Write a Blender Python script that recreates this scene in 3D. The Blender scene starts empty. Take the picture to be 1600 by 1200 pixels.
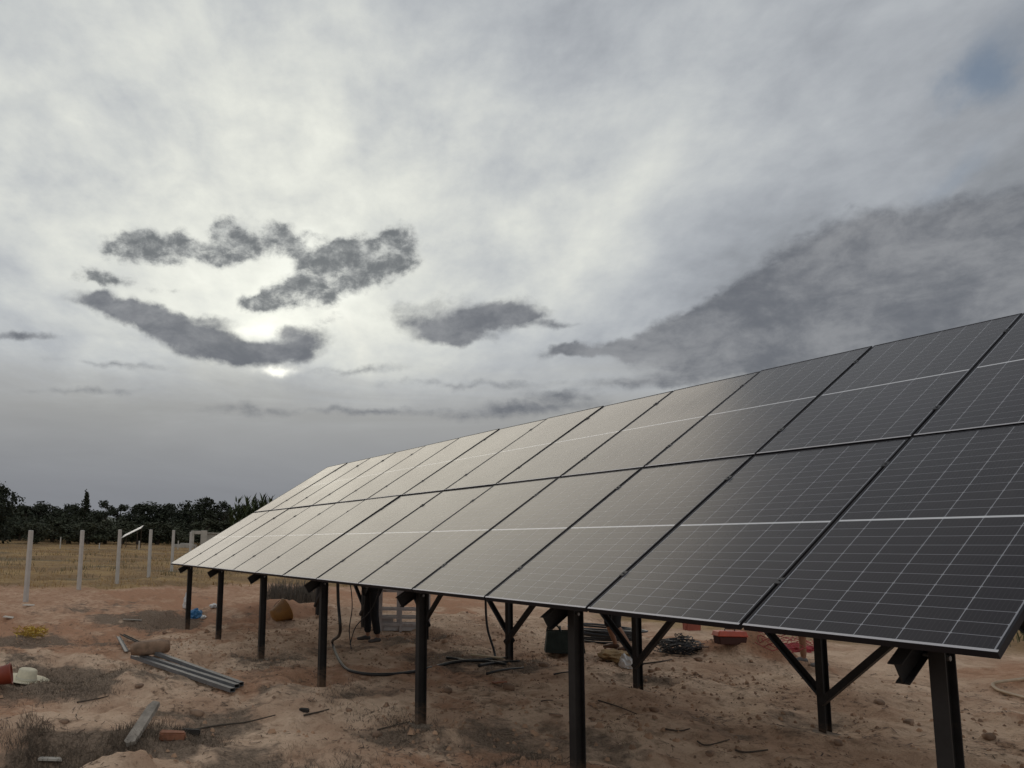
import bpy, bmesh, math, random
import numpy as np
from mathutils import Vector, Matrix
random.seed(7); rng = np.random.default_rng(11)
R = math.radians
scene = bpy.context.scene
col = scene.collection

# ---------------------------------------------------------------- camera
CAM = Vector((16.485, -3.777, 1.626)); YAW, PIT, ROL = R(153.115), R(7.2535), R(1.2836)
FPX, PPX, PPY = 1118.69, 550.92, 719.29           # lens of the photograph, in photo pixels
fwd = Vector((math.cos(PIT)*math.cos(YAW), math.cos(PIT)*math.sin(YAW), math.sin(PIT)))
r0 = Vector((math.sin(YAW), -math.cos(YAW), 0)); u0 = r0.cross(fwd)
rgt = r0*math.cos(ROL) + u0*math.sin(ROL); upv = u0*math.cos(ROL) - r0*math.sin(ROL)
cd = bpy.data.cameras.new('camera'); cam = bpy.data.objects.new('camera', cd); col.objects.link(cam)
M3 = Matrix((rgt, upv, -fwd)).transposed()
cam.matrix_world = Matrix.Translation(CAM) @ M3.to_4x4()
cd.sensor_width = 36; cd.sensor_fit = 'HORIZONTAL'; cd.lens = 36*FPX/1600
cd.shift_x = (800-PPX)/1600; cd.shift_y = (PPY-600)/1600
cd.clip_start = 0.05; cd.clip_end = 6000
scene.camera = cam

# ---------------------------------------------------------------- world: evening cloud cover
SUN_AZ, SUN_EL = 159.6, 14.4
SUN_STRENGTH, SKY_STRENGTH, EXPOSURE = 0.55, 0.1, 0.42
world = bpy.data.worlds.new('World'); scene.world = world; world.use_nodes = True
nt = world.node_tree; nt.nodes.clear()
class NB:                                          # small node helper
    def __init__(s, t): s.t = t
    def n(s, ty, **k):
        o = s.t.nodes.new(ty)
        for a, b in k.items():
            setattr(o, a, b)
        return o
    def put(s, sock, v):
        if isinstance(v, bpy.types.NodeSocket): s.t.links.new(v, sock)
        elif v is not None:
            if sock.type == 'RGBA' and len(v) == 3: v = (*v, 1)
            sock.default_value = v
    def m(s, op, a, b=None, c=None, clamp=False):
        o = s.n('ShaderNodeMath', operation=op, use_clamp=clamp)
        for i, v in enumerate((a, b, c)): s.put(o.inputs[i], v)
        return o.outputs[0]
    def vm(s, op, a, b=None, out=0):
        o = s.n('ShaderNodeVectorMath', operation=op)
        s.put(o.inputs[0], a)
        if op == 'SCALE': s.put(o.inputs['Scale'], b)
        elif b is not None: s.put(o.inputs[1], b)
        return o.outputs[out]
    def mix(s, f, a, b, bt='MIX'):
        o = s.n('ShaderNodeMix', data_type='RGBA', blend_type=bt, clamp_factor=True)
        s.put(o.inputs[0], f); s.put(o.inputs[6], a); s.put(o.inputs[7], b)
        return o.outputs[2]
    def noise(s, vec, scale, detail=5, rough=0.55, dist=0.0, out=0, lac=2.0):
        o = s.n('ShaderNodeTexNoise'); s.put(o.inputs['Vector'], vec)
        s.put(o.inputs['Scale'], scale); s.put(o.inputs['Detail'], float(detail)); s.put(o.inputs['Roughness'], rough)
        s.put(o.inputs['Distortion'], dist); s.put(o.inputs['Lacunarity'], lac)
        return o.outputs[out]
    def step(s, v, a, b, lo=0.0, hi=1.0):
        o = s.n('ShaderNodeMapRange', interpolation_type='SMOOTHSTEP')
        for i, x in enumerate((v, a, b, lo, hi)): s.put(o.inputs[i], x)
        return o.outputs[0]
    def xyz(s, x, y, z):
        o = s.n('ShaderNodeCombineXYZ')
        for i, v in enumerate((x, y, z)): s.put(o.inputs[i], v)
        return o.outputs[0]
    def sep(s, v):
        o = s.n('ShaderNodeSeparateXYZ'); s.put(o.inputs[0], v); return o.outputs
    def ramp(s, f, stops):
        o = s.n('ShaderNodeValToRGB'); s.put(o.inputs[0], f); e = o.color_ramp.elements
        while len(e) > 1: e.remove(e[-1])
        for i, (p, c) in enumerate(stops):
            q = e[0] if i == 0 else e.new(p)
            q.position = p; q.color = (*c, 1) if len(c) == 3 else c
        return o.outputs[0]

w = NB(nt)
tc = w.n('ShaderNodeTexCoord'); D = tc.outputs['Generated']
dx, dy, dz = w.sep(D)
# angles: U = degrees to the right of azimuth 150, V = degrees of elevation
ca, sa = math.cos(R(150)), math.sin(R(150))
fx = w.m('ADD', w.m('MULTIPLY', dx, ca), w.m('MULTIPLY', dy, sa))
fy = w.m('SUBTRACT', w.m('MULTIPLY', dx, sa), w.m('MULTIPLY', dy, ca))
U = w.m('MULTIPLY', w.m('ARCTAN2', fy, fx), 57.29578)
V = w.m('MULTIPLY', w.m('ARCSINE', dz), 57.29578)
UV = w.xyz(U, V, 0.0)
zc = w.m('ADD', w.m('MAXIMUM', dz, 0.0), 0.16)
P = w.xyz(w.m('DIVIDE', fx, zc), w.m('DIVIDE', fy, zc), 0.0)      # flat cloud layer seen in perspective

def blobs(vec, lst):
    acc = None
    for (cx, cy, rx, ry, a, wt) in lst:
        mp = w.n('ShaderNodeMapping', vector_type='TEXTURE'); w.put(mp.inputs[0], vec)
        mp.inputs['Location'].default_value = (cx, cy, 0); mp.inputs['Rotation'].default_value = (0, 0, R(a))
        mp.inputs['Scale'].default_value = (rx, ry, 1)
        l = w.vm('LENGTH', mp.outputs[0], out='Value')
        e = w.m('MULTIPLY', w.m('EXPONENT', w.m('MULTIPLY', w.m('MULTIPLY', l, l), -0.9)), wt)
        acc = e if acc is None else w.m('ADD', acc, e)
    return acc

def pxb(lst, k=1.0):                                # cloud pieces: photo pixel centre, half sizes, tilt -> angles of the sky
    o = []
    def ang_(u, v):
        d = (fwd + rgt*((u-PPX)/FPX) - upv*((v-PPY)/FPX)).normalized()
        return Vector((150-math.degrees(math.atan2(d.y, d.x)) % 360, math.degrees(math.asin(d.z))))
    for (x, y, rx, ry, a, wt) in lst:
        c0 = ang_(x, y); ca1, sa1 = math.cos(R(a)), math.sin(R(a))
        e = (ang_(x+20*ca1, y-20*sa1)-c0)/20; f = (ang_(x-20*sa1, y-20*ca1)-c0)/20
        o.append((c0.x, c0.y, rx*e.length*k, ry*f.length*k, math.degrees(math.atan2(e.y, e.x)), wt))
    return o
def puffs(vec, lst):                                # cheap rounded cloud pieces
    acc = None
    for (cx, cy, rx, ry, a, wt) in lst:
        mp = w.n('ShaderNodeMapping', vector_type='TEXTURE'); w.put(mp.inputs[0], vec)
        mp.inputs['Location'].default_value = (cx, cy, 0); mp.inputs['Rotation'].default_value = (0, 0, R(a)); mp.inputs['Scale'].default_value = (rx, ry, 1)
        gr = w.n('ShaderNodeTexGradient', gradient_type='SPHERICAL'); w.put(gr.inputs[0], mp.outputs[0])
        acc = w.m('MULTIPLY', gr.outputs['Fac'], wt) if acc is None else w.m('MULTIPLY_ADD', gr.outputs['Fac'], wt, acc)
    return acc
# warp of the angles so that the cloud edges break up
def warped(amount, scale, detail):
    nz = w.noise(UV, scale, detail, 0.6, out=1)
    return w.vm('ADD', UV, w.vm('MULTIPLY', w.vm('SUBTRACT', nz, (0.5, 0.5, 0.5)), (amount*1.5, amount, 0)))

# high veil
n1 = w.noise(w.vm('MULTIPLY', P, (0.55, 1.2, 1)), 1.3, 8, 0.54, 0.2)
n2 = w.noise(w.vm('MULTIPLY', P, (1.6, 2.6, 1)), 2.2, 7, 0.62, 0.1)
n3 = w.noise(w.vm('MULTIPLY', UV, (0.10, 0.17, 1)), 1.0, 8, 0.6, 0.15)
glow = w.m('ADD', blobs(UV, [(-11, 25, 32, 15, 0, 0.25), (-10, 29, 62, 24, 0, 0.24)]), w.m('ADD', 0.20, w.step(w.m('MULTIPLY', fx, -1.0), -0.3, 0.5, 0.0, 0.34)))
tex = w.m('ADD', w.m('MULTIPLY', w.m('SUBTRACT', n1, 0.5), 1.0), w.m('ADD', w.m('MULTIPLY', w.m('SUBTRACT', n2, 0.5), 0.30), w.m('MULTIPLY', w.m('SUBTRACT', n3, 0.5), 0.70)))
lum = w.m('MULTIPLY', glow, w.m('ADD', tex, 0.83))
warm = w.step(lum, 0.25, 0.62)
veil = w.mix(warm, (0.93, 0.99, 1.075), (1.015, 1.03, 0.945))
veil = w.vm('SCALE', veil, lum)
sky = w.n('ShaderNodeTexSky', sky_type='NISHITA'); sky.sun_disc = False
sky.sun_elevation = R(SUN_EL); sky.sun_rotation = R(90-SUN_AZ)
blue = w.vm('SCALE', sky.outputs[0], 0.06)
gapd = w.m('ADD', blobs(warped(5, 0.16, 5), [(40.4, 27.7, 2.6, 2.2, -20, .8), (38, 22.8, 3.4, 1.3, 20, .55), (-29.8, 30.1, 5, 2.0, 13, .45), (44, 31, 5, 3, 0, .45), (-30, 36, 6, 2.5, 20, .35), (14, 28, 4, 2.2, 30, .22), (20, 33, 9, 2.4, -10, .25), (12, 22, 3, 1.4, 0, .2), (33, 24, 5, 2, 10, .3)]),
           w.m('MULTIPLY', w.m('SUBTRACT', n1, 0.62), 1.2))
gap = w.step(gapd, 0.05, 0.75, 0, 0.75)
c = w.mix(gap, veil, blue)
# bright breaks round the hidden sun
sunv = blobs(warped(2.2, 0.35, 5), [(-11, 19.2, 6.5, 3.0, 3, .10), (-10.0, 17.3, 3.0, .9, 3, .12)])
c = w.vm('ADD', c, w.vm('SCALE', w.xyz(1.0, 0.98, 0.80), sunv))
# hazy grey bank along the horizon
band = w.noise(w.vm('MULTIPLY', UV, (0.03, 0.22, 1)), 1.0, 6, 0.6, 0.6)
hz = w.m('ADD', V, w.m('MULTIPLY', w.m('SUBTRACT', band, 0.5), 10.0))
bank = w.mix(w.step(V, 2, 16), (0.168, 0.175, 0.191), (0.310, 0.310, 0.296))
bank = w.vm('SCALE', bank, w.m('ADD', 0.82, w.m('MULTIPLY', band, 0.36)))
c = w.mix(w.step(hz, 9.5, 16.5, 0.95, 0.0), c, bank)
# soft grey clouds
softn = w.noise(w.vm('MULTIPLY', UV, (0.13, 0.24, 1)), 1.0, 9, 0.62, 0.35)
fine = w.noise(w.vm('MULTIPLY', UV, (0.7, 1.0, 1)), 1.0, 7, 0.66, 0.3)
sd = puffs(warped(2.4, 0.25, 6), pxb([(150, 470, 42, 14, -8, .8), (195, 482, 52, 18, -8, .9), (235, 497, 55, 20, -12, .9), (290, 520, 72, 23, -14, .95), (350, 541, 72, 24, -10, .95), (410, 553, 72, 19, -4, .95), (465, 545, 42, 17, 0, .8), (478, 524, 34, 14, 0, .8), (440, 520, 26, 11, 10, .6), (330, 500, 50, 8, -8, .5),
    (640, 500, 50, 24, 0, .4), (690, 512, 62, 24, 5, .75), (742, 502, 62, 24, 8, .9), (792, 484, 56, 21, 8, .9), (832, 492, 42, 12, 0, .7), (875, 507, 45, 7, 0, .6), (700, 472, 72, 15, 8, .4), (715, 530, 62, 11, 0, .5),
    (880, 550, 42, 10, 0, .8), (940, 548, 62, 14, 0, .9), (1010, 541, 62, 19, 5, .9), (1052, 515, 46, 19, 10, .85), (1110, 497, 62, 27, 15, .85), (1160, 470, 62, 32, 20, .8), (1230, 430, 72, 45, 20, .75), (1290, 385, 80, 40, 10, .75), (1360, 370, 82, 40, 5, .75), (1450, 356, 92, 42, 5, .8), (1540, 345, 92, 44, 5, .8), (1630, 345, 95, 50, 0, .85),
    (1200, 520, 125, 42, 5, .8), (1350, 460, 150, 62, 8, .85), (1500, 430, 150, 65, 5, .85), (1640, 440, 130, 75, 0, .85), (1110, 562, 130, 20, 0, .55), (1320, 530, 190, 55, 5, .95), (1120, 575, 150, 30, 5, .6), (1130, 540, 130, 42, 6, .9), (1250, 500, 150, 60, 10, .9), (1400, 470, 200, 85, 5, .9), (1500, 500, 160, 60, 8, .8), (1780, 400, 200, 110, 0, .9),
    (40, 523, 62, 7, -3, .8), (180, 566, 110, 7, -2, .5), (800, 640, 130, 15, 4, .8), (580, 640, 80, 9, 0, .65), (560, 578, 90, 8, 0, .55), (1000, 600, 100, 11, 0, .6), (720, 600, 120, 8, 0, .5), (380, 640, 120, 9, 0, .4), (120, 610, 140, 8, 2, .45), (880, 615, 70, 8, 0, .5)], 1.45))
sd = w.m('MINIMUM', sd, 0.92)
sdn = w.m('ADD', sd, w.m('ADD', w.m('MULTIPLY', w.m('SUBTRACT', softn, 0.49), 0.85), w.m('MULTIPLY', w.m('SUBTRACT', fine, 0.5), 0.42)))
sdn = w.m('MINIMUM', sdn, w.m('MULTIPLY', sd, 3.0))
scol = w.mix(w.step(w.m('ADD', softn, w.m('MULTIPLY', fine, 0.35)), 0.45, 0.85), (0.205, 0.212, 0.224), (0.104, 0.112, 0.128))
c = w.mix(w.step(sdn, 0.10, 0.80, 0, 0.96), c, scol)
# crisp cumulus scraps in front of the glow
cn = w.noise(w.vm('MULTIPLY', UV, (0.30, 0.42, 1)), 1.0, 10, 0.68, 0.2)
cd2 = puffs(warped(1.5, 0.5, 7), pxb([(395, 476, 26, 13, 15, .9), (430, 466, 36, 17, 12, .95), (472, 450, 44, 24, 20, 1), (520, 430, 50, 30, 22, 1), (562, 416, 50, 34, 20, 1), (602, 400, 44, 30, 20, 1), (622, 378, 24, 18, 10, .95), (642, 410, 26, 13, 0, .7), (500, 402, 30, 19, 10, .85), (546, 390, 26, 15, 10, .8),
    (344, 356, 20, 15, 0, .9), (366, 366, 22, 26, 0, .95), (334, 391, 30, 19, 0, .95), (371, 396, 34, 22, 0, 1), (402, 390, 24, 15, 0, .75), (420, 366, 18, 15, 0, .75), (446, 371, 22, 19, -20, .95), (462, 391, 20, 13, -20, .8), (486, 366, 24, 9, 0, .6),
    (205, 373, 36, 16, 5, .85), (236, 386, 50, 21, 0, .95), (195, 393, 38, 13, 5, .75), (290, 379, 26, 15, -20, .7), (272, 412, 42, 9, 0, .5), (304, 396, 26, 11, -10, .6), (140, 429, 32, 12, 0, .95), (172, 437, 28, 9, 0, .9), (265, 455, 24, 7, 0, .6), (515, 500, 26, 9, 10, .4)], 1.8))
cd2 = w.m('MINIMUM', cd2, 0.95)
cdn = w.m('ADD', cd2, w.m('ADD', w.m('MULTIPLY', w.m('SUBTRACT', cn, 0.51), 2.1), w.m('MULTIPLY', w.m('SUBTRACT', fine, 0.5), 1.0)))
cdn = w.m('MINIMUM', cdn, w.m('MULTIPLY', cd2, 3.2))
ccol = w.mix(w.step(w.m('ADD', cdn, w.m('MULTIPLY', w.m('SUBTRACT', fine, 0.5), 1.2)), 0.3, 1.35), (0.33, 0.34, 0.335), (0.115, 0.124, 0.132))
c = w.mix(w.step(cdn, 0.14, 0.98, 0, 0.96), c, ccol)
spot = blobs(warped(1.2, 0.8, 4), [(-9.5, 14.15, 1.2, .34, 3, .50), (-11.3, 17.1, 1.8, .45, 3, .14)])
c = w.vm('ADD', c, w.vm('SCALE', w.xyz(1.0, 0.96, 0.80), spot))
# below the horizon: plain ground-grey
c = w.mix(w.step(dz, -0.06, -0.005), (0.10, 0.085, 0.07), c)
bg = w.n('ShaderNodeBackground'); w.put(bg.inputs[0], w.vm('SCALE', c, 1.0/SKY_STRENGTH)); bg.inputs[1].default_value = SKY_STRENGTH
out = w.n('ShaderNodeOutputWorld'); nt.links.new(bg.outputs[0], out.inputs[0])
world.cycles.sampling_method = 'MANUAL'; world.cycles.sample_map_resolution = 1024

sl = bpy.data.lights.new('sun', 'SUN'); sl.energy = SUN_STRENGTH; sl.angle = R(64); sl.color = (1.0, 0.86, 0.66)
so = bpy.data.objects.new('sun', sl); col.objects.link(so)
sd_ = Vector((math.cos(R(SUN_EL))*math.cos(R(SUN_AZ)), math.cos(R(SUN_EL))*math.sin(R(SUN_AZ)), math.sin(R(SUN_EL))))
so.rotation_euler = (-sd_).to_track_quat('-Z', 'Y').to_euler(); so.location = sd_*60
vs = scene.view_settings
vs.view_transform = 'Standard'; vs.look = 'None'; vs.exposure = EXPOSURE; vs.gamma = 1; vs.use_curve_mapping = False
scene.cycles.max_bounces = 6

# ---------------------------------------------------------------- helpers
def mat(name, color, rough=0.7, metal=0.0, spec=0.5, var=0.0, vscale=8.0, bump=0.0, bscale=40.0, coat=0.0, coat_rough=0.1, dirt=None, dscale=3.0, dmin=0.5, dmax=0.7):
    m = bpy.data.materials.new(name); m.use_nodes = True
    b = NB(m.node_tree); p = m.node_tree.nodes['Principled BSDF']
    tcn = b.n('ShaderNodeTexCoord').outputs['Object']
    colr = (*color, 1)
    if var:
        f = b.noise(tcn, vscale, 5, 0.6)
        lo = tuple(max(0, x*(1-var)) for x in color); hi = tuple(min(1, x*(1+var)) for x in color)
        colr = b.mix(b.step(f, 0.3, 0.7), lo, hi)
    if dirt:
        f = b.noise(tcn, dscale, 7, 0.65)
        colr = b.mix(b.step(f, dmin, dmax), colr, dirt)
    b.put(p.inputs['Base Color'], colr)
    p.inputs['Roughness'].default_value = rough; p.inputs['Metallic'].default_value = metal
    p.inputs['Specular IOR Level'].default_value = spec
    p.inputs['Coat Weight'].default_value = coat; p.inputs['Coat Roughness'].default_value = coat_rough
    if bump:
        bn = b.n('ShaderNodeBump'); bn.inputs['Strength'].default_value = bump; bn.inputs['Distance'].default_value = 0.01
        b.put(bn.inputs['Height'], b.noise(tcn, bscale, 6, 0.6)); b.t.links.new(bn.outputs[0], p.inputs['Normal'])
    return m

class MB:                                          # mesh builder
    def __init__(s): s.v = []; s.f = []
    def add(s, vs_, fs):
        o = len(s.v); s.v += [tuple(x) for x in vs_]; s.f += [tuple(i+o for i in f) for f in fs]
    def box(s, a, b, M=None, bottom=True):
        (x0, y0, z0), (x1, y1, z1) = a, b
        v = [Vector(p) for p in ((x0,y0,z0),(x1,y0,z0),(x1,y1,z0),(x0,y1,z0),(x0,y0,z1),(x1,y0,z1),(x1,y1,z1),(x0,y1,z1))]
        if M is not None: v = [M @ p for p in v]
        f = [(4,5,6,7),(0,1,5,4),(1,2,6,5),(2,3,7,6),(3,0,4,7)]
        if bottom: f.append((3,2,1,0))
        s.add(v, f)
    def prism(s, prof, M, z0, z1, caps=True):      # profile in xy, extruded along z, placed by M
        n = len(prof)
        v = [M @ Vector((x, y, z0)) for x, y in prof] + [M @ Vector((x, y, z1)) for x, y in prof]
        f = [(i, (i+1) % n, n+(i+1) % n, n+i) for i in range(n)]
        if caps: f += [tuple(range(n))[::-1], tuple(range(n, 2*n))]
        s.add(v, f)
    def tube(s, pts, r, n=8, caps=True):
        pts = [Vector(p) for p in pts]; rs = r if isinstance(r, (list, tuple)) else [r]*len(pts)
        rings = []; prev = None
        for i, p in enumerate(pts):
            t = (pts[min(i+1, len(pts)-1)] - pts[max(i-1, 0)]).normalized()
            a = prev if prev is not None else (Vector((0, 0, 1)) if abs(t.z) < 0.9 else Vector((1, 0, 0)))
            x = (a - t*a.dot(t))
            if x.length < 1e-6: x = t.orthogonal()
            x.normalize(); y = t.cross(x); prev = x
            rings.append([p + (x*math.cos(2*math.pi*k/n) + y*math.sin(2*math.pi*k/n))*rs[i] for k in range(n)])
        o = len(s.v)
        for q in rings: s.v += [tuple(z) for z in q]
        for i in range(len(rings)-1):
            for k in range(n):
                s.f.append((o+i*n+k, o+i*n+(k+1) % n, o+(i+1)*n+(k+1) % n, o+(i+1)*n+k))
        if caps:
            s.f.append(tuple(o+k for k in range(n))[::-1]); s.f.append(tuple(o+(len(rings)-1)*n+k for k in range(n)))
    def lathe(s, prof, n=20, M=None):              # (r, z) profile
        o = len(s.v)
        for r, z in prof:
            for k in range(n):
                p = Vector((r*math.cos(2*math.pi*k/n), r*math.sin(2*math.pi*k/n), z))
                s.v.append(tuple(M @ p if M is not None else p))
        for i in range(len(prof)-1):
            for k in range(n):
                s.f.append((o+i*n+k, o+i*n+(k+1) % n, o+(i+1)*n+(k+1) % n, o+(i+1)*n+k))
    def mesh(s, name, m=None, smooth=False):
        me = bpy.data.meshes.new(name); me.from_pydata(s.v, [], s.f); me.validate()
        if m: me.materials.append(m)
        if smooth: me.polygons.foreach_set('use_smooth', [True]*len(me.polygons))
        me.update(); return me
    def build(s, name, m=None, parent=None, smooth=False):
        return obj(name, s.mesh(name, m, smooth), parent)
def obj(name, me, parent=None, loc=None, M=None):
    o = bpy.data.objects.new(name, me); col.objects.link(o)
    if parent: o.parent = parent
    if M is not None: o.matrix_local = M
    elif loc is not None: o.location = loc
    return o
def tag(o, label=None, cat=None, group=None, kind=None):
    if label: o['label'] = label
    if cat: o['category'] = cat
    if group: o['group'] = group
    if kind: o['kind'] = kind
    return o
def thing(name, label, cat, loc=(0, 0, 0), rz=0.0, group=None):
    o = bpy.data.objects.new(name, None); col.objects.link(o); o.location = loc; o.rotation_euler = (0, 0, rz); o.empty_display_size = 0.2
    return tag(o, label, cat, group)
def dup(o, parent=None):
    c_ = o.copy(); col.objects.link(c_)
    if parent: c_.parent = parent
    for ch in o.children: dup(ch, c_)
    return c_
def bevel(o, wd=0.004, seg=1):
    bm = bmesh.new(); bm.from_mesh(o.data)
    bmesh.ops.bevel(bm, geom=bm.edges[:], offset=wd, segments=seg, affect='EDGES', clamp_overlap=True)
    bm.to_mesh(o.data); bm.free(); return o

# ---------------------------------------------------------------- terrain
def hash2(ix, iy, s):
    n = (ix.astype(np.int64)*374761393 + iy.astype(np.int64)*668265263 + s*69069) & 0xffffffff
    n = ((n ^ (n >> 13))*1274126177) & 0xffffffff
    return ((n ^ (n >> 16)) & 0xffff)/65535.0
def vnoise(x, y, s):
    ix, iy = np.floor(x), np.floor(y); f, g = x-ix, y-iy
    f = f*f*f*(f*(f*6-15)+10); g = g*g*g*(g*(g*6-15)+10)
    a, b, c_, d = hash2(ix, iy, s), hash2(ix+1, iy, s), hash2(ix, iy+1, s), hash2(ix+1, iy+1, s)
    return (a*(1-f)+b*f)*(1-g) + (c_*(1-f)+d*f)*g - 0.5
def fbm(x, y, s, o=4, g=0.5):
    t = 0; a = 1
    for i in range(o):
        t = t + a*vnoise(x, y, s+i); x, y, a = x*2.03+y*0.3, y*2.03-x*0.3, a*g
    return t
def sst(v, a, b):
    t = np.clip((v-a)/(b-a), 0, 1); return t*t*(3-2*t)
def plane_at(u, v, z=0.0):
    d = fwd + rgt*((u-PPX)/FPX) - upv*((v-PPY)/FPX); s = (z-CAM.z)/d.z
    return CAM + d*s
POST_X = [0.46, 2.82, 5.22, 7.58, 10.02, 12.23, 14.64]
YF, YR = 0.35, 3.5
BUMPS = []                                         # x, y, radius, height
def bump_px(u, v, r, h, z=0.0):
    p = plane_at(u, v, z); BUMPS.append((p.x, p.y, r, h))
bump_px(1150, 1045, 0.62, 0.34); bump_px(1195, 1050, 0.5, 0.12); bump_px(1085, 1055, 0.5, 0.06)
for u, v, r, h in ((60, 1160, .45, -.22), (120, 1150, .35, -.16), (175, 1150, .3, -.14), (15, 1120, .45, .14), (100, 1098, .4, .06), (30, 1195, .5, .10), (160, 1195, .5, .12), (260, 1185, .5, .10),
                   (215, 1045, .55, .16), (275, 1018, .6, .14), (330, 1005, .6, .08), (150, 1075, .7, -.05), (60, 1035, .8, -.06), (140, 1030, .8, -.08), (35, 1085, .4, .12),
                   (280, 935, 1.0, -.15), (240, 960, .9, .12), (420, 960, 1.3, .25), (560, 965, 1.2, .12), (460, 945, 1.2, .2), (360, 940, 1.0, -.12),
                   (850, 1190, .3, -.05), (560, 1150, .6, .05), (1480, 1140, .6, .05), (1350, 1110, .4, .09), (690, 985, .7, .06), (940, 1060, .35, .06), (1040, 1055, .35, .05)):
    bump_px(u, v, r, h)
def terrain(x, y):
    x = np.asarray(x, float); y = np.asarray(y, float)
    near = sst(x, -9, 1.5)
    z = near*(-0.12 + 0.05*np.clip(y-0.35, -2.0, 4.2))
    z = z + 0.028*np.logaddexp(0, -x/2.0)*2.0
    z = z + 0.012*np.logaddexp(0, (y-9)/2.0)*2.0*sst(x, -60, -10)
    r = np.hypot(x-10, y)
    am = sst(r, 400, 60)
    z = z + am*(0.10*fbm(x/3.1, y/3.1, 3, 3) + 0.42*sst(r, 25, 60)*fbm(x/16, y/16, 9, 2))
    k = sst(r, 40, 14)
    rid = 1-2*np.abs(fbm(x/1.1+0.3*y, y/0.8, 21, 4, 0.55))
    z = z + k*(0.10*fbm(x/1.5, y/1.1, 5, 4) + 0.05*(rid-0.6) + 0.05*fbm(x/0.42, y/0.30, 33, 4, 0.62) + 0.022*(0.35-np.abs(fbm(x/0.16, y/0.12, 37, 3, 0.6))))
    lump = np.maximum(fbm(x/0.22, y/0.2, 77, 3, 0.55)-0.12, 0)
    z = z + k*0.10*lump*sst(fbm(x/1.9, y/1.9, 90, 2), -0.1, 0.3)
    for bx, by, br, bh in BUMPS:
        q = ((x-bx)**2+(y-by)**2)/(br*br)
        z = z + bh*np.exp(-q)*(1+0.5*fbm(x/(br*.6), y/(br*.6), 61, 3))
    for i, px in enumerate(POST_X):
        for py, tz in ((YF, (-0.15, -0.1, -0.12, -0.18, -0.1, 0.0, -0.1)[i]), (YR, 0.04)):
            d = np.hypot((x-px)*0.85, y-py)
            z = z + (tz - z)*np.exp(-(d/0.55)**2)
            z = z + 0.05*np.exp(-((d-0.48)/0.14)**2)*(1+1.2*fbm(x/.3, y/.3, 41, 2)) - 0.03*np.exp(-(d/0.3)**2)
    return z
def tz(x, y): return float(terrain(np.array([x]), np.array([y]))[0])
def at(u, v, lift=0.0):                            # the ground point seen at a photo pixel
    d = fwd + rgt*((u-PPX)/FPX) - upv*((v-PPY)/FPX)
    s = np.linspace(2, 160, 6000); X = CAM.x+d.x*s; Y = CAM.y+d.y*s; Z = CAM.z+d.z*s
    h = Z-terrain(X, Y); i = int(np.argmax(h < 0))
    if h[i] >= 0: i = len(s)-1
    return Vector((X[i], Y[i], terrain(X[i:i+1], Y[i:i+1])[0]+lift))

def grow(a, b, d0, d1):                            # coordinates from a to b with growing step
    o = [a]; d = d0
    n = max(1, int(round(math.log(max(d1/d0, 1.0001))/math.log(1.06)))); sgn = 1 if b > a else -1
    k = 1.06
    while (b-o[-1])*sgn > d: o.append(o[-1]+sgn*d); d = min(d*k, d1)
    o.append(b); return o
xs = sorted(set(grow(3.0, -30, 0.05, 0.28)[1:] + list(np.arange(3.0, 15.6, 0.042)) + grow(15.6, 600, 0.06, 60)))
xs = sorted(set(list(xs) + grow(-30, -900, 0.3, 60)[1:]))
ys = sorted(set(grow(-4.0, -500, 0.06, 60)[1:] + list(np.arange(-4.0, 5.0, 0.042)) + grow(5.0, 700, 0.05, 60)))
XX, YY = np.meshgrid(np.array(xs), np.array(ys)); ZZ = terrain(XX, YY)
nx, ny = len(xs), len(ys)
gm = bpy.data.meshes.new('ground')
gm.vertices.add(nx*ny); gm.vertices.foreach_set('co', np.stack([XX, YY, ZZ], -1).astype(np.float32).ravel())
ii = np.arange((ny-1)*(nx-1)); rr, cc = ii//(nx-1), ii % (nx-1); b0 = rr*nx+cc
quad = np.stack([b0, b0+1, b0+nx+1, b0+nx], -1).astype(np.int32)
gm.loops.add(quad.size); gm.loops.foreach_set('vertex_index', quad.ravel())
gm.polygons.add(len(quad)); gm.polygons.foreach_set('loop_start', np.arange(0, quad.size, 4, dtype=np.int32))
gm.update(calc_edges=True); gm.polygons.foreach_set('use_smooth', [True]*len(quad))
# soil kinds as a vertex attribute: R leaf litter and ash, G dry grass, B red clay
lit = np.zeros_like(XX); LIT = []
for u, v, r, a in ((110, 1040, 1.1, .9), (40, 1030, 1.2, .6), (180, 1050, .7, .8), (70, 1150, .5, 1), (180, 1140, .5, .9), (300, 1125, .3, .7), (500, 1180, .5, .45), (620, 1125, .35, .6), (530, 1070, .4, .5),
                   (420, 1020, .6, .6), (520, 1010, .5, .5), (610, 1010, .8, .4), (700, 1040, .8, .55), (790, 1045, .7, .7), (220, 965, 1.1, .7), (320, 970, 1.2, .4), (830, 1170, .3, .5), (270, 965, 1.0, .5), (1000, 1075, .4, .6), (1290, 1140, .35, .5), (680, 1005, .5, .7), (1330, 1065, .9, .25), (330, 1095, .5, .45), (430, 1075, .5, .4), (260, 1090, .4, .5), (450, 1150, .6, .4), (380, 1175, .5, .5), (720, 1130, .6, .35), (980, 1150, .7, .3), (1100, 1120, .6, .35), (1200, 1150, .5, .3), (1050, 1190, .4, .4), (1400, 1170, .4, .3), (620, 1060, .5, .35), (100, 985, 1.0, .6), (30, 985, 1.2, .5), (150, 950, 1.4, .5)):
    p = plane_at(u, v); LIT.append((p.x, p.y, r, a))
    lit = lit + a*np.exp(-((XX-p.x)**2+(YY-p.y)**2)/(r*r))
edge = fbm(XX/0.7, YY/0.5, 14, 5, 0.6)
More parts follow.
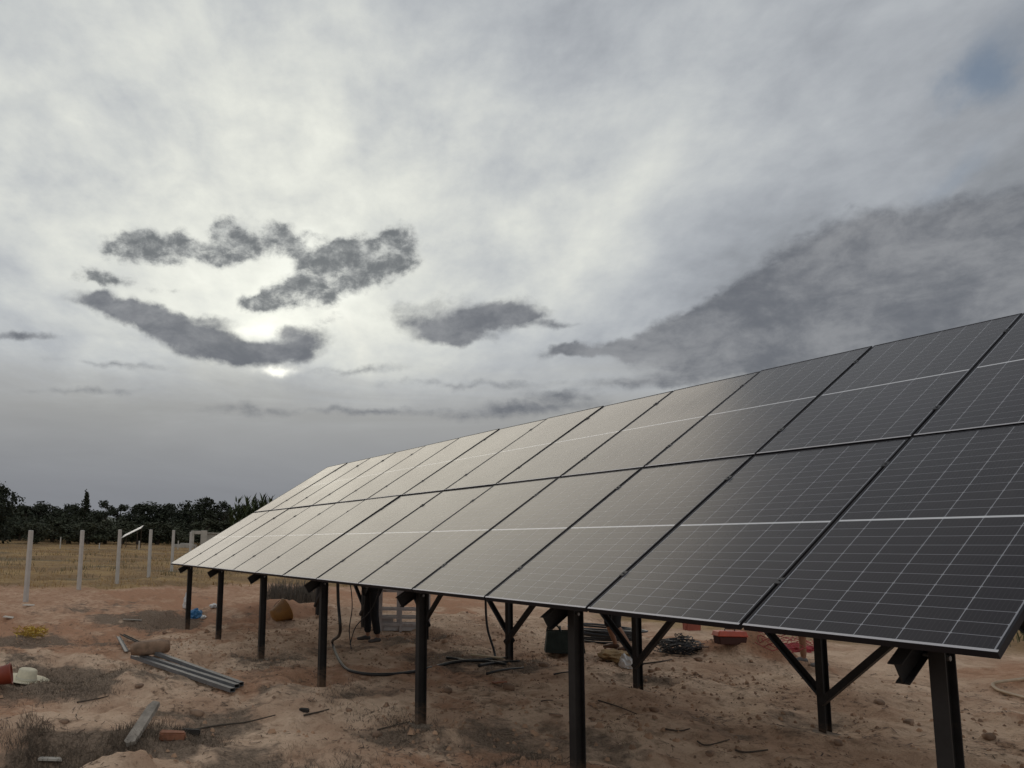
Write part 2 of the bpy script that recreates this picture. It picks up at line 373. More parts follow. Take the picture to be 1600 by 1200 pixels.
lit = np.clip(lit*(1+1.6*edge) + 0.9*np.maximum(fbm(XX/1.6, YY/1.2, 55, 4, .6)-0.2, 0), 0, 1)
grs = sst(-XX + 5*fbm(XX/5, YY/5, 70, 3), 5.5, 14) + sst(YY+6*fbm(XX/5, YY/5, 72, 3), 10.5, 15.5)
grs = np.clip(grs, 0, 1)
redc = sst(fbm(XX/2.4, YY/1.7, 81, 4, .6), -0.05, 0.45)*0.7 + sst(-XX, -3.5, 3)*0.6
pm = plane_at(1150, 1040); redc = redc + np.exp(-((XX-pm.x)**2+(YY-pm.y)**2)/0.6)*0.7
pc = np.stack([lit, grs, np.clip(redc, 0, 1), np.ones_like(lit)], -1)
ca_ = gm.color_attributes.new('soil', 'FLOAT_COLOR', 'POINT'); ca_.data.foreach_set('color', pc.astype(np.float32).ravel())

g = bpy.data.materials.new('bare soil'); g.use_nodes = True; b = NB(g.node_tree); p = g.node_tree.nodes['Principled BSDF']
oc = b.n('ShaderNodeTexCoord').outputs['Object']
at_ = b.n('ShaderNodeAttribute', attribute_name='soil'); sr, sg, sb = b.sep(at_.outputs['Vector'])
nA = b.noise(oc, 0.9, 8, 0.62, 0.2); nB = b.noise(oc, 6.0, 7, 0.65); nC = b.noise(oc, 38.0, 5, 0.6); nD = b.noise(oc, 0.28, 5, 0.55)
sand = b.mix(b.step(nA, 0.36, 0.64), (0.480, 0.312, 0.214), (0.690, 0.500, 0.362))
sand = b.mix(b.step(b.m('ADD', sb, b.m('SUBTRACT', nB, 0.5)), 0.25, 0.85), sand, (0.430, 0.235, 0.145))
sand = b.mix(b.m('MULTIPLY', b.step(nB, 0.50, 0.68), 0.55), sand, (0.310, 0.190, 0.120))
litc = b.mix(b.step(nC, 0.35, 0.65), (0.085, 0.066, 0.052), (0.235, 0.180, 0.135))
f1 = b.step(b.m('ADD', sr, b.m('MULTIPLY', b.m('SUBTRACT', nB, 0.5), 1.3)), 0.22, 0.75)
sand = b.mix(b.m('MULTIPLY', f1, 0.85), sand, litc)
gy = b.mix(b.step(nD, 0.42, 0.60), (0.260, 0.165, 0.085), (0.400, 0.265, 0.125))
gy = b.mix(b.step(b.noise(b.vm('MULTIPLY', oc, (1.4, 0.5, 1)), 0.25, 6, 0.6), 0.52, 0.66), gy, (0.200, 0.150, 0.088))
gy = b.mix(b.m('MULTIPLY', b.step(nB, 0.45, 0.7), 0.6), gy, (0.125, 0.082, 0.048))
f2 = b.step(b.m('ADD', sg, b.m('MULTIPLY', b.m('SUBTRACT', nA, 0.5), 0.7)), 0.25, 0.75)
sand = b.mix(f2, sand, gy)
sand = b.mix(b.m('MULTIPLY', b.step(nC, 0.56, 0.70), 0.45), sand, (0.16, 0.105, 0.072))
sand = b.mix(b.m('MULTIPLY', b.step(b.noise(oc, 90, 3, 0.5), 0.64, 0.70), 0.5), sand, (0.55, 0.44, 0.34))
b.put(p.inputs['Base Color'], sand); p.inputs['Roughness'].default_value = 0.95; p.inputs['Specular IOR Level'].default_value = 0.15
bn = b.n('ShaderNodeBump'); bn.inputs['Strength'].default_value = 1.0; bn.inputs['Distance'].default_value = 0.045
hgt = b.m('ADD', b.m('ADD', b.m('MULTIPLY', b.noise(oc, 9, 8, 0.68), 1.0), b.m('MULTIPLY', nC, 0.35)), b.m('MULTIPLY', b.noise(b.vm('MULTIPLY', oc, (3, 1, 1)), 3.0, 6, 0.6), 1.0))
b.put(bn.inputs['Height'], hgt); b.t.links.new(bn.outputs[0], p.inputs['Normal'])
gm.materials.append(g)
tag(obj('ground', gm), 'uneven bare reddish sandy soil with dry grass field beyond', kind='structure')

# ---------------------------------------------------------------- solar array
TILT = R(32.685); Z0 = 1.27; PW, PL, PIT_X, GAPY = 1.134, 2.278, 1.154, 0.034
steel = mat('dark painted steel', (0.016, 0.015, 0.015), 0.55, 0.0, 0.4, var=0.35, vscale=5, dirt=(0.10, 0.065, 0.045), dscale=4, dmin=0.62, dmax=0.8)
posts_ = mat('dark painted steel with splashed soil', (0.016, 0.015, 0.015), 0.55, 0.0, 0.4, var=0.35, vscale=5, dirt=(0.10, 0.065, 0.045), dscale=4, dmin=0.6, dmax=0.8)
b = NB(posts_.node_tree); p = posts_.node_tree.nodes['Principled BSDF']; oc = b.n('ShaderNodeTexCoord').outputs['Object']
old = p.inputs['Base Color'].links[0].from_socket; zz = b.sep(oc)[2]
spl = b.step(b.m('ADD', zz, b.m('MULTIPLY', b.m('SUBTRACT', b.noise(b.vm('MULTIPLY', oc, (1, 1, 2.5)), 12, 6, 0.65), 0.5), 0.55)), -0.2, 0.14, 0.6, 0.0)
scr = b.step(b.noise(b.vm('MULTIPLY', oc, (6, 6, 0.7)), 5, 6, 0.7), 0.62, 0.72, 0, 0.35)
b.put(p.inputs['Base Color'], b.mix(spl, b.mix(scr, old, (0.11, 0.075, 0.055)), (0.24, 0.155, 0.10)))
framem = mat('black anodised aluminium', (0.016, 0.016, 0.021), 0.55, 0.0, 0.25)
lipm = mat('aluminium lip with painted sky gleam', (0.55, 0.53, 0.55), 0.5, 0.2, 0.5)  # pale colour stands in for sky reflected on the lower frame lip
clampm = mat('black clamp', (0.05, 0.05, 0.055), 0.5, 0.3)
boltm = mat('bolt steel', (0.25, 0.25, 0.25), 0.45, 0.7)
def glassy(name, base, stripes):
    m = bpy.data.materials.new(name); m.use_nodes = True; b = NB(m.node_tree); p = m.node_tree.nodes['Principled BSDF']
    oc = b.n('ShaderNodeTexCoord').outputs['Object']
    colr = (*base, 1)
    if stripes:
        x, y, z = b.sep(oc)
        st = b.m('PINGPONG', x, 0.0091)
        colr = b.mix(b.m('MULTIPLY', b.step(st, 0.0082, 0.0088), 0.28), base, (0.17, 0.16, 0.165))
        wv = b.noise(b.vm('MULTIPLY', oc, (5.55, 11, 1)), 0.6, 2, 0.5)
        colr = b.mix(b.m('MULTIPLY', b.step(wv, 0.35, 0.65), 0.5), colr, (0.020, 0.014, 0.020))
    geo = b.n('ShaderNodeNewGeometry').outputs['Position']
    dust = b.m('MULTIPLY', b.step(b.noise(geo, 0.8, 5, 0.6), 0.3, 0.75), 0.03)
    gx, gy_, gz = b.sep(geo)
    slope = b.m('ADD', b.m('MULTIPLY', gy_, math.cos(R(32.685))), b.m('MULTIPLY', gz, math.sin(R(32.685))))
    runs = b.noise(b.xyz(b.m('MULTIPLY', gx, 16), b.m('MULTIPLY', slope, 1.1), 0.0), 1.0, 5, 0.65)      # dried water runs
    dust = b.m('ADD', dust, b.m('MULTIPLY', b.m('MULTIPLY', b.step(runs, 0.5, 0.78), b.step(b.noise(geo, 0.9, 3, 0.5), 0.42, 0.62)), 0.05))
    spots = b.n('ShaderNodeTexVoronoi'); b.put(spots.inputs['Vector'], b.xyz(gx, slope, 0.0)); b.put(spots.inputs['Scale'], 5.0)
    dust = b.m('ADD', dust, b.m('MULTIPLY', b.step(spots.outputs['Distance'], 0.03, 0.075, 1, 0), b.m('MULTIPLY', b.step(b.noise(geo, 3.1, 2, 0.5), 0.60, 0.66), 0.25)))
    colr = b.mix(b.m('ADD', dust, 0.004), colr, (0.36, 0.30, 0.25))
    b.put(p.inputs['Base Color'], colr); p.inputs['Roughness'].default_value = 0.6; p.inputs['Specular IOR Level'].default_value = 0.08
    p.inputs['Coat Weight'].default_value = 1.0; p.inputs['Coat IOR'].default_value = 1.47
    p.inputs['Sheen Weight'].default_value = 0.05; p.inputs['Sheen Roughness'].default_value = 0.35; p.inputs['Sheen Tint'].default_value = (1, 0.93, 0.84, 1)
    b.put(p.inputs['Coat Roughness'], b.m('ADD', 0.13, b.m('MULTIPLY', b.noise(geo, 1.1, 6, 0.65), 0.16)))
    return m
cellm = glassy('silicon cell under glass', (0.0105, 0.0072, 0.0105), True)
sheetm = glassy('white backsheet under glass', (0.34, 0.34, 0.37), False)
stripm = glassy('white centre strip under glass', (0.72, 0.72, 0.74), False)

array = thing('solar_array', 'long tilted table of black framed solar panels in two rows on dark steel posts', 'solar array', (7.5, 1.9, -0.1))
A_INV = Matrix.Translation((-7.5, -1.9, 0.1))
TM = Matrix.Translation((0, 0, Z0)) @ Matrix.Rotation(TILT, 4, 'X')       # panel plane: x along the row, y up the slope
def on_table(x, y, z=0.0): return A_INV @ TM @ Matrix.Translation((x, y, z))
# panel frame mesh
fm = MB(); L_ = 0.011
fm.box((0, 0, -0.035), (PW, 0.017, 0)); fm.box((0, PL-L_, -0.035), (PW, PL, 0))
fm.box((0, 0.017, -0.035), (L_, PL-L_, 0)); fm.box((PW-L_, 0.017, -0.035), (PW, PL-L_, 0))
frame_me = fm.mesh('panel_frame', framem)
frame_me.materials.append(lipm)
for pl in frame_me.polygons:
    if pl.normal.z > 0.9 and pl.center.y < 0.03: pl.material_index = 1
sb_ = MB(); sb_.box((L_, L_, -0.008), (PW-L_, PL-L_, -0.003)); sheet_me = sb_.mesh('backsheet', sheetm)
cs = MB(); cs.box((0.016, PL/2-.0095, -0.003), (PW-0.016, PL/2+.0095, -0.00292)); strip_me = cs.mesh('centre_strip', stripm)
jb = MB(); jb.box((PW/2-.06, PL*.5-.04, -0.03), (PW/2+.06, PL*.5+.04, -0.0085)); jbox_me = jb.mesh('junction_box', framem)
CWD, CHT, GX, GY, GM = 0.1790, 0.0900, 0.0042, 0.0030, 0.020
mx = (PW-6*CWD-5*GX)/2; my = (PL-24*CHT-22*GY-GM)/2
cells = []
for r_ in range(24):
    y = my + r_*(CHT+GY) + ((GM-GY) if r_ >= 12 else 0)
    for c_ in range(6): cells.append((mx+c_*(CWD+GX), y))
def cell_shape(mb, x, y, k=0.0045):
    z0, z1 = -0.003, -0.00285
    o = [(x+k, y), (x+CWD-k, y), (x+CWD, y+k), (x+CWD, y+CHT-k), (x+CWD-k, y+CHT), (x+k, y+CHT), (x, y+CHT-k), (x, y+k)]
    n = 8; mb.add([(a, c2, z0) for a, c2 in o]+[(a, c2, z1) for a, c2 in o], [tuple(range(8, 16))]+[(i, (i+1) % n, n+(i+1) % n, n+i) for i in range(n)])
cg = MB()
for x, y in cells: cell_shape(cg, x, y)
grid_me = cg.mesh('cell_grid', cellm)
cl1 = MB(); cell_shape(cl1, 0, 0); cell_me = cl1.mesh('cell', cellm)
for i in range(13):
    for j in range(2):
        pn = obj('solar_panel', frame_me, array, M=on_table(i*PIT_X+0.01, j*(PL+GAPY), 0) @ Matrix.Rotation(random.uniform(-.003, .003), 4, 'X') @ Matrix.Rotation(random.uniform(-.0025, .0025), 4, 'Y'))
        obj('backsheet', sheet_me, pn); obj('centre_strip', strip_me, pn); obj('junction_box', jbox_me, pn)
        if j == 0 and i >= 11:
            for x, y in cells: obj('cell', cell_me, pn, (x, y, 0))
        else:
            tag(obj('cell_grid', grid_me, pn), kind='stuff')
# purlins: C channels along the row
TABW = 13*PIT_X
def chan(wd, ht, t):                                # C profile, open towards +x
    return [(0, 0), (wd, 0), (wd, t), (t, t), (t, ht-t), (wd, ht-t), (wd, ht), (0, ht)]
def ibeam(wd, ht, tf, tw):
    return [(-wd/2, -ht/2), (wd/2, -ht/2), (wd/2, -ht/2+tf), (tw/2, -ht/2+tf), (tw/2, ht/2-tf), (wd/2, ht/2-tf), (wd/2, ht/2), (-wd/2, ht/2), (-wd/2, ht/2-tf), (-tw/2, ht/2-tf), (-tw/2, -ht/2+tf), (-wd/2, -ht/2+tf)]
RX = Matrix(((0, 0, 1, 0), (1, 0, 0, 0), (0, 1, 0, 0), (0, 0, 0, 1)))       # profile x,y -> y,z ; extrude along x
pm_ = MB(); pm_.prism(chan(0.05, 0.112, 0.004), RX, -0.03, TABW+0.05); purlin_me = pm_.mesh('purlin', steel)
PUR = (0.42, 1.86, PL+GAPY+0.42, PL+GAPY+1.86)
for y in PUR: obj('purlin', purlin_me, array, M=on_table(0, y, -0.1475))
# rafters: I beams down the slope
RY = Matrix(((1, 0, 0, 0), (0, 0, 1, 0), (0, 1, 0, 0), (0, 0, 0, 1)))       # profile x,y -> x,z ; extrude along y
rm = MB(); rm.prism(ibeam(0.06, 0.115, 0.006, 0.005), RY, 0.02, 4.62); raf_me = rm.mesh('rafter', steel)
for px in POST_X: obj('rafter', raf_me, array, M=on_table(px-0.085, 0, -0.206))
# posts: I beams
bolt = MB()
for dz_ in (-0.03, 0.03): bolt.prism([(0.013*math.cos(a*math.pi/3), 0.013*math.sin(a*math.pi/3)) for a in range(6)], Matrix.Translation((-0.055, 0.0, dz_)) @ Matrix.Rotation(math.pi/2, 4, 'Y'), -0.02, 0.09)
bolt_me = bolt.mesh('bolt', boltm)
footm = mat('rough concrete footing', (0.25, 0.195, 0.15), 0.95, var=0.25, vscale=9, bump=0.6, bscale=30)
for i, px in enumerate(POST_X):
    for py in (YF, YR):
        top = Z0 + py*math.tan(TILT) - 0.19
        bot = tz(px, py) - 0.4
        pr = MB(); pr.prism(ibeam(0.068, 0.10, 0.008, 0.007), Matrix.Identity(4), bot, top)
        po = pr.build('post', posts_, array); po.matrix_local = A_INV @ Matrix.Translation((px, py, 0)) @ Matrix.Rotation(random.uniform(-.004, .004), 4, 'Y')
        obj('bolt', bolt_me, po, (0, 0, top-0.09))
        ft = MB(); n = 14
        gz = tz(px, py)
        rad = [0.17*random.uniform(.8, 1.2) for _ in range(n)]
        ft.add([(rad[k]*math.cos(2*math.pi*k/n), rad[k]*math.sin(2*math.pi*k/n), gz-0.06) for k in range(n)] + [(rad[k]*.86*math.cos(2*math.pi*k/n), rad[k]*.86*math.sin(2*math.pi*k/n), gz+0.0+random.uniform(-.02, .012)) for k in range(n)] + [(0, 0, gz+0.02)],
               [(k, (k+1) % n, n+(k+1) % n, n+k) for k in range(n)] + [(n+k, n+(k+1) % n, 2*n) for k in range(n)])
        f_ = ft.build('footing', footm, po)
# crossed angle braces between the rear posts
def bar(a, b_, prof, name, parent, m):
    a, b_ = Vector(a), Vector(b_); d = b_-a; L = d.length
    q = d.to_track_quat('Z', 'Y').to_matrix().to_4x4()
    mbb = MB(); mbb.prism(prof, Matrix.Translation(a) @ q, 0, L)
    o = mbb.build(name, m, parent); o.matrix_local = A_INV; return o
ang = [(-0.03, -0.03), (0.03, -0.03), (0.03, -0.024), (-0.024, -0.024), (-0.024, 0.03), (-0.03, 0.03)]
for i in range(6):
    xa, xb = POST_X[i], POST_X[i+1]
    bar((xa+0.03, YR-0.095, 0.30), (xb-0.03, YR-0.095, 2.62), ang, 'brace', array, steel)
    bar((xb-0.03, YR+0.095, 0.30), (xa+0.03, YR+0.095, 2.62), ang, 'brace', array, steel)
bar((POST_X[6], YR-0.095, 0.30), (POST_X[6]+1.6, YR-0.095, 1.95), ang, 'brace', array, steel) if False else None
# clamps in the seams
cm_ = MB(); cm_.box((-0.02, -0.03, 0.0005), (0.02, 0.03, 0.004)); cm_.box((-0.008, -0.03, -0.04), (0.008, 0.03, 0.0005)); cm_.prism([(0.007*math.cos(a*math.pi/3), 0.007*math.sin(a*math.pi/3)) for a in range(6)], Matrix.Identity(4), 0.004, 0.011)
clamp_me = cm_.mesh('clamp', clampm)
ce_ = MB(); ce_.box((0.0, -0.035, 0.0005), (0.022, 0.035, 0.004)); ce_.box((0.0125, -0.035, -0.036), (0.022, 0.035, 0.0005)); clampe_me = ce_.mesh('clamp', clampm)
for y in PUR:
    for i in range(14):
        if 0 < i < 13: obj('clamp', clamp_me, array, M=on_table(i*PIT_X, y+0.025, 0))
        else: obj('clamp', clampe_me, array, M=on_table(i*PIT_X + (-0.012 if i == 13 else 0.012), y+0.025, 0) @ (Matrix.Identity(4) if i == 13 else Matrix.Rotation(math.pi, 4, 'Z')))

# ---------------------------------------------------------------- fence posts
whitem = mat('weathered white concrete', (0.50, 0.47, 0.44), 0.9, var=0.12, vscale=3, bump=0.3, bscale=25, dirt=(0.30, 0.22, 0.16), dscale=2.5, dmin=0.58, dmax=0.8)
FENCE = [((43, 828), (40, 940), 'white concrete fence post nearest the left edge of the photo'), ((126.5, 828), (123, 921), 'white concrete fence post second from the left along the field'),
         ((186, 827), (182.5, 912), 'white concrete fence post standing in front of the tilted white sheet roof'), ((233, 827), (232, 902), 'white concrete fence post between the tilted sheet roof and the array'),
         ((270, 828), (268, 893), 'white concrete fence post just left of the low corner of the array'), ((298, 831), (296, 886), 'white concrete fence post half hidden behind the low corner of the array')]
for (tu, tv), (bu, bv), lb in FENCE:
    P0 = at(bu, bv); dpt = (P0-CAM).dot(fwd)
    d = fwd + rgt*((tu-PPX)/FPX) - upv*((tv-PPY)/FPX); P1 = CAM + d*dpt
    H = P1.z-P0.z
    m_ = MB(); hw = 0.054
    m_.add([(-hw, -hw, -.3), (hw, -hw, -.3), (hw, hw, -.3), (-hw, hw, -.3), (-hw*.92, -hw*.92, H-.015), (hw*.92, -hw*.92, H-.015), (hw*.92, hw*.92, H-.015), (-hw*.92, hw*.92, H-.015), (-hw*.7, -hw*.7, H), (hw*.7, -hw*.7, H), (hw*.7, hw*.7, H), (-hw*.7, hw*.7, H)],
           [(0,1,5,4),(1,2,6,5),(2,3,7,6),(3,0,4,7),(4,5,9,8),(5,6,10,9),(6,7,11,10),(7,4,8,11),(8,9,10,11),(3,2,1,0)])
    o = m_.build('fence_post', whitem); bevel(o, 0.006); o.location = P0; o.rotation_euler = (random.uniform(-.012, .012), random.uniform(-.012, .012), R(30)+random.uniform(-.1, .1))
    tag(o, lb, 'fence post', 'white concrete posts of the unfinished fence')

# ---------------------------------------------------------------- trees
def foliage_mat(name, a, b_):
    m = bpy.data.materials.new(name); m.use_nodes = True; b = NB(m.node_tree); p = m.node_tree.nodes['Principled BSDF']
    oi = b.n('ShaderNodeObjectInfo').outputs['Random']; gp = b.n('ShaderNodeNewGeometry')
    f = b.m('ADD', b.m('MULTIPLY', b.noise(gp.outputs['Position'], 0.8, 4, 0.6), 0.9), b.m('MULTIPLY', oi, 0.25))
    b.put(p.inputs['Base Color'], b.mix(b.step(f, 0.3, 0.8), a, b_)); p.inputs['Roughness'].default_value = 0.75; p.inputs['Specular IOR Level'].default_value = 0.2
    return m
leafd = foliage_mat('dark foliage', (0.024, 0.030, 0.021), (0.050, 0.057, 0.036))
leafo = foliage_mat('olive foliage', (0.045, 0.052, 0.034), (0.085, 0.092, 0.060))
leafp = foliage_mat('reed foliage', (0.035, 0.048, 0.020), (0.070, 0.085, 0.035))
barkm = mat('bark', (0.075, 0.058, 0.045), 0.95, var=0.3, bump=0.5, bscale=15)
def leafs(mb, c0, rad, n, size, seed):
    rg = np.random.default_rng(seed)
    for k in range(n):
        v = rg.normal(size=3); v /= np.linalg.norm(v)+1e-9; q = rg.random()**0.45
        pos = Vector((c0[0]+v[0]*rad[0]*q, c0[1]+v[1]*rad[1]*q, c0[2]+v[2]*rad[2]*q))
        a = Vector(rg.normal(size=3)).normalized(); e = a.orthogonal().normalized(); h = a.cross(e)
        s1 = size*rg.uniform(.5, 1.3); s2 = s1*rg.uniform(.35, .8)
        mb.add([pos-e*s1, pos-h*s2, pos+e*s1, pos+h*s2], [(0, 1, 2, 3)])
def tree_meshes(kind, seed):
    rg = random.Random(seed); t = MB(); l = MB()
    if kind == 'cypress':
        t.tube([(0, 0, -.3), (0.03, 0, 2), (0, 0.02, 6.5)], [.16, .12, .03], 6)
        for k in range(34):
            z = 0.7+k*0.2; rr_ = 0.95*(1-(z/7.9)**1.6)+0.15; a = rg.uniform(0, 6.28); d = rr_*.45
            leafs(l, (d*math.cos(a), d*math.sin(a), z), (rr_*.7, rr_*.7, .5), 46, .17, seed*100+k)
        leafs(l, (0.05, 0, 7.5), (.16, .16, .7), 40, .12, seed)
    elif kind == 'pine':
        H = 6.5
        t.tube([(0, 0, -.3), (.1, .05, H*.4), (.25, .0, H*.8)], [.2, .15, .05], 7)
        for k in range(9):
            a = k*0.8+rg.uniform(-.3, .3); z = H*(.45+.055*k); L = 1.6*(1-.07*k)
            e = (.2+L*math.cos(a), L*math.sin(a), z+.5)
            t.tube([(.15, 0, z-.4), e], [.06, .02], 5, False)
            leafs(l, e, (.85, .85, .55), 160, .15, seed*50+k)
        leafs(l, (.25, 0, H*.97), (.5, .5, .6), 90, .16, seed+5)
    else:
        H = 4.6
        t.tube([(0, 0, -.3), (.05, .03, H*.35), (.1, 0, H*.6)], [.22, .15, .07], 7)
        nl = 15 if kind == 'broad' else 11
        for k in range(nl):
            a = rg.uniform(0, 6.28); d = rg.uniform(.3, 1.6); z = H*rg.uniform(.18, .97) if kind == 'broad' else H*rg.uniform(.15, .8)
            e = (d*math.cos(a), d*math.sin(a), z)
            t.tube([(.06, 0, H*.35), (e[0]*.5, e[1]*.5, (z+H*.35)/2+.1), e], [.08, .05, .02], 5, False)
            r_ = rg.uniform(.6, 1.15)
            leafs(l, e, (r_, r_, r_*.8), 190, .155, seed*70+k)
    tm = t.mesh('trunk', barkm); lm = l.mesh('crown', leafo if kind == 'olive' else leafd)
    return tm, lm
TM_ = {k: [tree_meshes(k, s) for s in ss] for k, ss in dict(cypress=(1,), pine=(2, 3, 12), broad=(4, 5, 6, 13), olive=(7, 8, 9)).items()}
def plant(kind, var, az_px, top_v, dist, label, group=None, name=None, zs=None, wide=1.0):
    d = fwd + rgt*((az_px-PPX)/FPX) - upv*((840-PPY)/FPX); d2 = Vector((d.x, d.y, 0)).normalized()
    x, y = CAM.x+d2.x*dist, CAM.y+d2.y*dist; z = tz(x, y)
    dd = fwd + rgt*((az_px-PPX)/FPX) - upv*((top_v-PPY)/FPX); hl = Vector((dd.x, dd.y, 0)).length
    ztop = CAM.z + dd.z/hl*dist
    t, l = TM_[kind][var % len(TM_[kind])]
    natural = {'cypress': 8.1, 'pine': 6.9, 'broad': 5.2, 'olive': 4.4}[kind]
    s = max(0.25, (ztop-z)/natural)
    o = thing(name or {'cypress': 'cypress_tree', 'pine': 'pine_tree', 'broad': 'broadleaf_tree', 'olive': 'olive_tree'}[kind], label, 'tree', (x, y, z), random.uniform(0, 6.28), group)
    o.scale = (s*wide, s*wide, s)
    obj('trunk', t, o); obj('crown', l, o); return o
plant('cypress', 0, 130, 764, 88, 'tall narrow cypress tree rising above the treeline', wide=1.25)
plant('broad', 1, -6, 752, 80, 'tallest dark tree cut by the left edge of the photo')
plant('broad', 0, 320, 774, 92, 'round dark tree standing highest between the fence and the array')
plant('pine', 0, 350, 782, 95, 'slim pine tree with a bare gap below its crown beside the round dark tree')
plant('pine', 1, 165, 781, 105, 'flat topped pine tree just right of the tall cypress')
plant('broad', 2, 240, 781, 95, 'dense dark tree behind the fence post by the tilted sheet roof', wide=1.3)
back = [(20, 776), (38, 782), (55, 778), (74, 775), (98, 788), (114, 780), (146, 785), (184, 783), (205, 789), (222, 786), (262, 783), (276, 780), (288, 782), (303, 786), (335, 788), (366, 787), (384, 788), (404, 784), (430, 780), (455, 782)]
for k, (u, v) in enumerate(back):
    plant(('broad', 'pine', 'broad')[k % 3], k, u, v+5+random.uniform(-9, 7), random.uniform(98, 118), 'dark bushy tree in the continuous treeline beyond the field', 'dark trees of the treeline', wide=random.uniform(1.0, 1.5))
for k in range(26):                                 # the belt goes on behind the array and past both sides
    u = 480+k*45 if k < 20 else -60-(k-20)*90
    plant(('broad', 'pine', 'broad', 'olive')[k % 4], k, u, 790+random.uniform(-8, 10)+max(0, (u-500)*0.018), random.uniform(90, 125), 'dark bushy tree in the continuous treeline beyond the field', 'dark trees of the treeline', wide=random.uniform(1.1, 1.5))
for k, u in enumerate((-40, 8, 30, 56, 82, 108, 138, 164, 192, 216, 246, 272, 296, 322, 350, 382, 420)):
    plant('olive', k, u, random.uniform(806, 818), random.uniform(82, 92), 'low grey green olive tree in the row along the field edge', 'olive trees along the field edge', wide=random.uniform(1.5, 2.1))
# giant reed clump behind the far end of the array
rd = thing('reed_clump', 'spiky upright giant reed clump behind the far top corner of the array', 'reed plant')
d = fwd + rgt*((414-PPX)/FPX); d2 = Vector((d.x, d.y, 0)).normalized(); bx_, by_ = CAM.x+d2.x*62, CAM.y+d2.y*62; bz_ = tz(bx_, by_); rd.location = (bx_, by_, bz_)
st_, lf_ = MB(), MB()
for k in range(230):
    a, rr_ = random.uniform(0, 6.28), 2.6*math.sqrt(random.random()); x, y = rr_*math.cos(a)*1.0, rr_*math.sin(a)*1.0
    H = random.uniform(2.4, 5.3)*(1-.10*rr_/2.6); lx, ly = random.uniform(-.5, .5)+x*.2, random.uniform(-.5, .5)+y*.2
    st_.tube([(x, y, -.1), (x+lx*.4, y+ly*.4, H*.6), (x+lx, y+ly, H*.95)], [.025, .02, .01], 4, False)
    for q in range(22):
        t_ = random.uniform(.15, 1.0); c0 = Vector((x+lx*t_, y+ly*t_, H*.95*t_)); a2 = random.uniform(0, 6.28); ln = random.uniform(.45, .85)
        o1 = Vector((math.cos(a2)*ln*.38, math.sin(a2)*ln*.38, ln*.7)); o2 = o1 + Vector((math.cos(a2)*ln*.35, math.sin(a2)*ln*.35, ln*.15))
        wv = Vector((-math.sin(a2), math.cos(a2), 0))*.065
        lf_.add([c0-wv, c0+wv, c0+o1*.6+wv, c0+o1*.6-wv, c0+o2], [(0, 1, 2, 3), (3, 2, 4)])
st_.build('stem', leafp, rd); lf_.build('foliage', leafp, rd)
# low dark scrub under the trees
sc = MB()
for k in range(230):
    u = random.uniform(-150, 1500) if k > 90 else random.uniform(-60, 480); dist = random.uniform(90, 130)
    d = fwd + rgt*((u-PPX)/FPX); d2 = Vector((d.x, d.y, 0)).normalized(); x, y = CAM.x+d2.x*dist, CAM.y+d2.y*dist
    hh = random.uniform(2.0, 3.6); leafs(sc, (x, y, tz(x, y)+hh*.42), (3.0, 3.0, hh*.6), 260, .22, 900+k)
tag(sc.build('scrub', leafd), 'dark scrub filling the ground under the treeline', 'scrub', kind='stuff')
# far hill in its own scrub colour
hm = MB(); n = 40; C0 = plane_at(90, 845); dirh = (plane_at(95, 900)-CAM); dirh.z = 0; dirh.normalize(); hc = CAM + dirh*1500
side = Vector((-dirh.y, dirh.x, 0))
vv = []
for i in range(n+1):
    s = (i/n-.5)*2
    for j, (dd_, hh) in enumerate(((-160, -25), (-60, 40), (20, 66), (160, 30), (300, -25))):
        ht = hh*math.exp(-(s*1.9)**2)+10*math.sin(i*.9)*(.3 if hh > 0 else 0) if hh > 0 else hh
        vv.append(hc + side*(s*420) + dirh*dd_ + Vector((0, 0, ht-(CAM.z))))
hm.add(vv, [(i*5+j, (i+1)*5+j, (i+1)*5+j+1, i*5+j+1) for i in range(n) for j in range(4)])
tag(hm.build('hill', mat('grey green hillside scrub', (0.11, 0.12, 0.10), 1.0, var=.2, vscale=.02), None, True), 'distant low hill showing between the trees', kind='structure')

# ---------------------------------------------------------------- far buildings and posts
def at_dist(u, v, dist):                            # the point above a pixel's bearing at a ground distance
    d = fwd + rgt*((u-PPX)/FPX) - upv*((v-PPY)/FPX); hl = math.hypot(d.x, d.y)
    return CAM + d*(dist/hl)
palem = mat('pale rendered wall', (0.42, 0.39, 0.35), 0.9, var=.15, vscale=1.5, dirt=(.22, .18, .14), dscale=1.2, dmin=.55, dmax=.75)
glassm = mat('pale sheet roof', (0.62, 0.63, 0.64), 0.3, 0.0, 0.5, var=.1, vscale=2)
a_ = at_dist(312, 838, 76); a_.z = tz(a_.x, a_.y)
bd = thing('ruined_wall', 'pale roofless wall with a dark doorway at the field edge by the array corner', 'building', a_, YAW-math.pi/2+.25)
m_ = MB()
m_.box((-.9, -.1, -.3), (-.55, .1, 1.7)); m_.box((.1, -.1, -.3), (.75, .1, 1.75)); m_.box((-.55, -.1, 1.35), (.1, .1, 1.7))
bevel(m_.build('front_wall', palem, bd), .02)
m_ = MB(); m_.box((.55, .102, -.3), (.75, 1.8, 1.6)); m_.box((-.9, .102, -.3), (-.7, 1.8, 1.2)); m_.build('side_wall', palem, bd)
a_ = at_dist(336, 838, 79); a_.z = tz(a_.x, a_.y)
m_ = MB(); m_.box((-.8, -1.2, -.3), (.8, 1.2, 1.5)); m_.box((-.95, -1.35, 1.502), (.95, 1.35, 1.62))
o = m_.build('hut', palem); o.location = a_; o.rotation_euler = (0, 0, YAW+.2); tag(o, 'small pale flat roofed hut half hidden behind the low corner of the array', 'building')
a_ = at_dist(289, 841, 74); a_.z = tz(a_.x, a_.y)
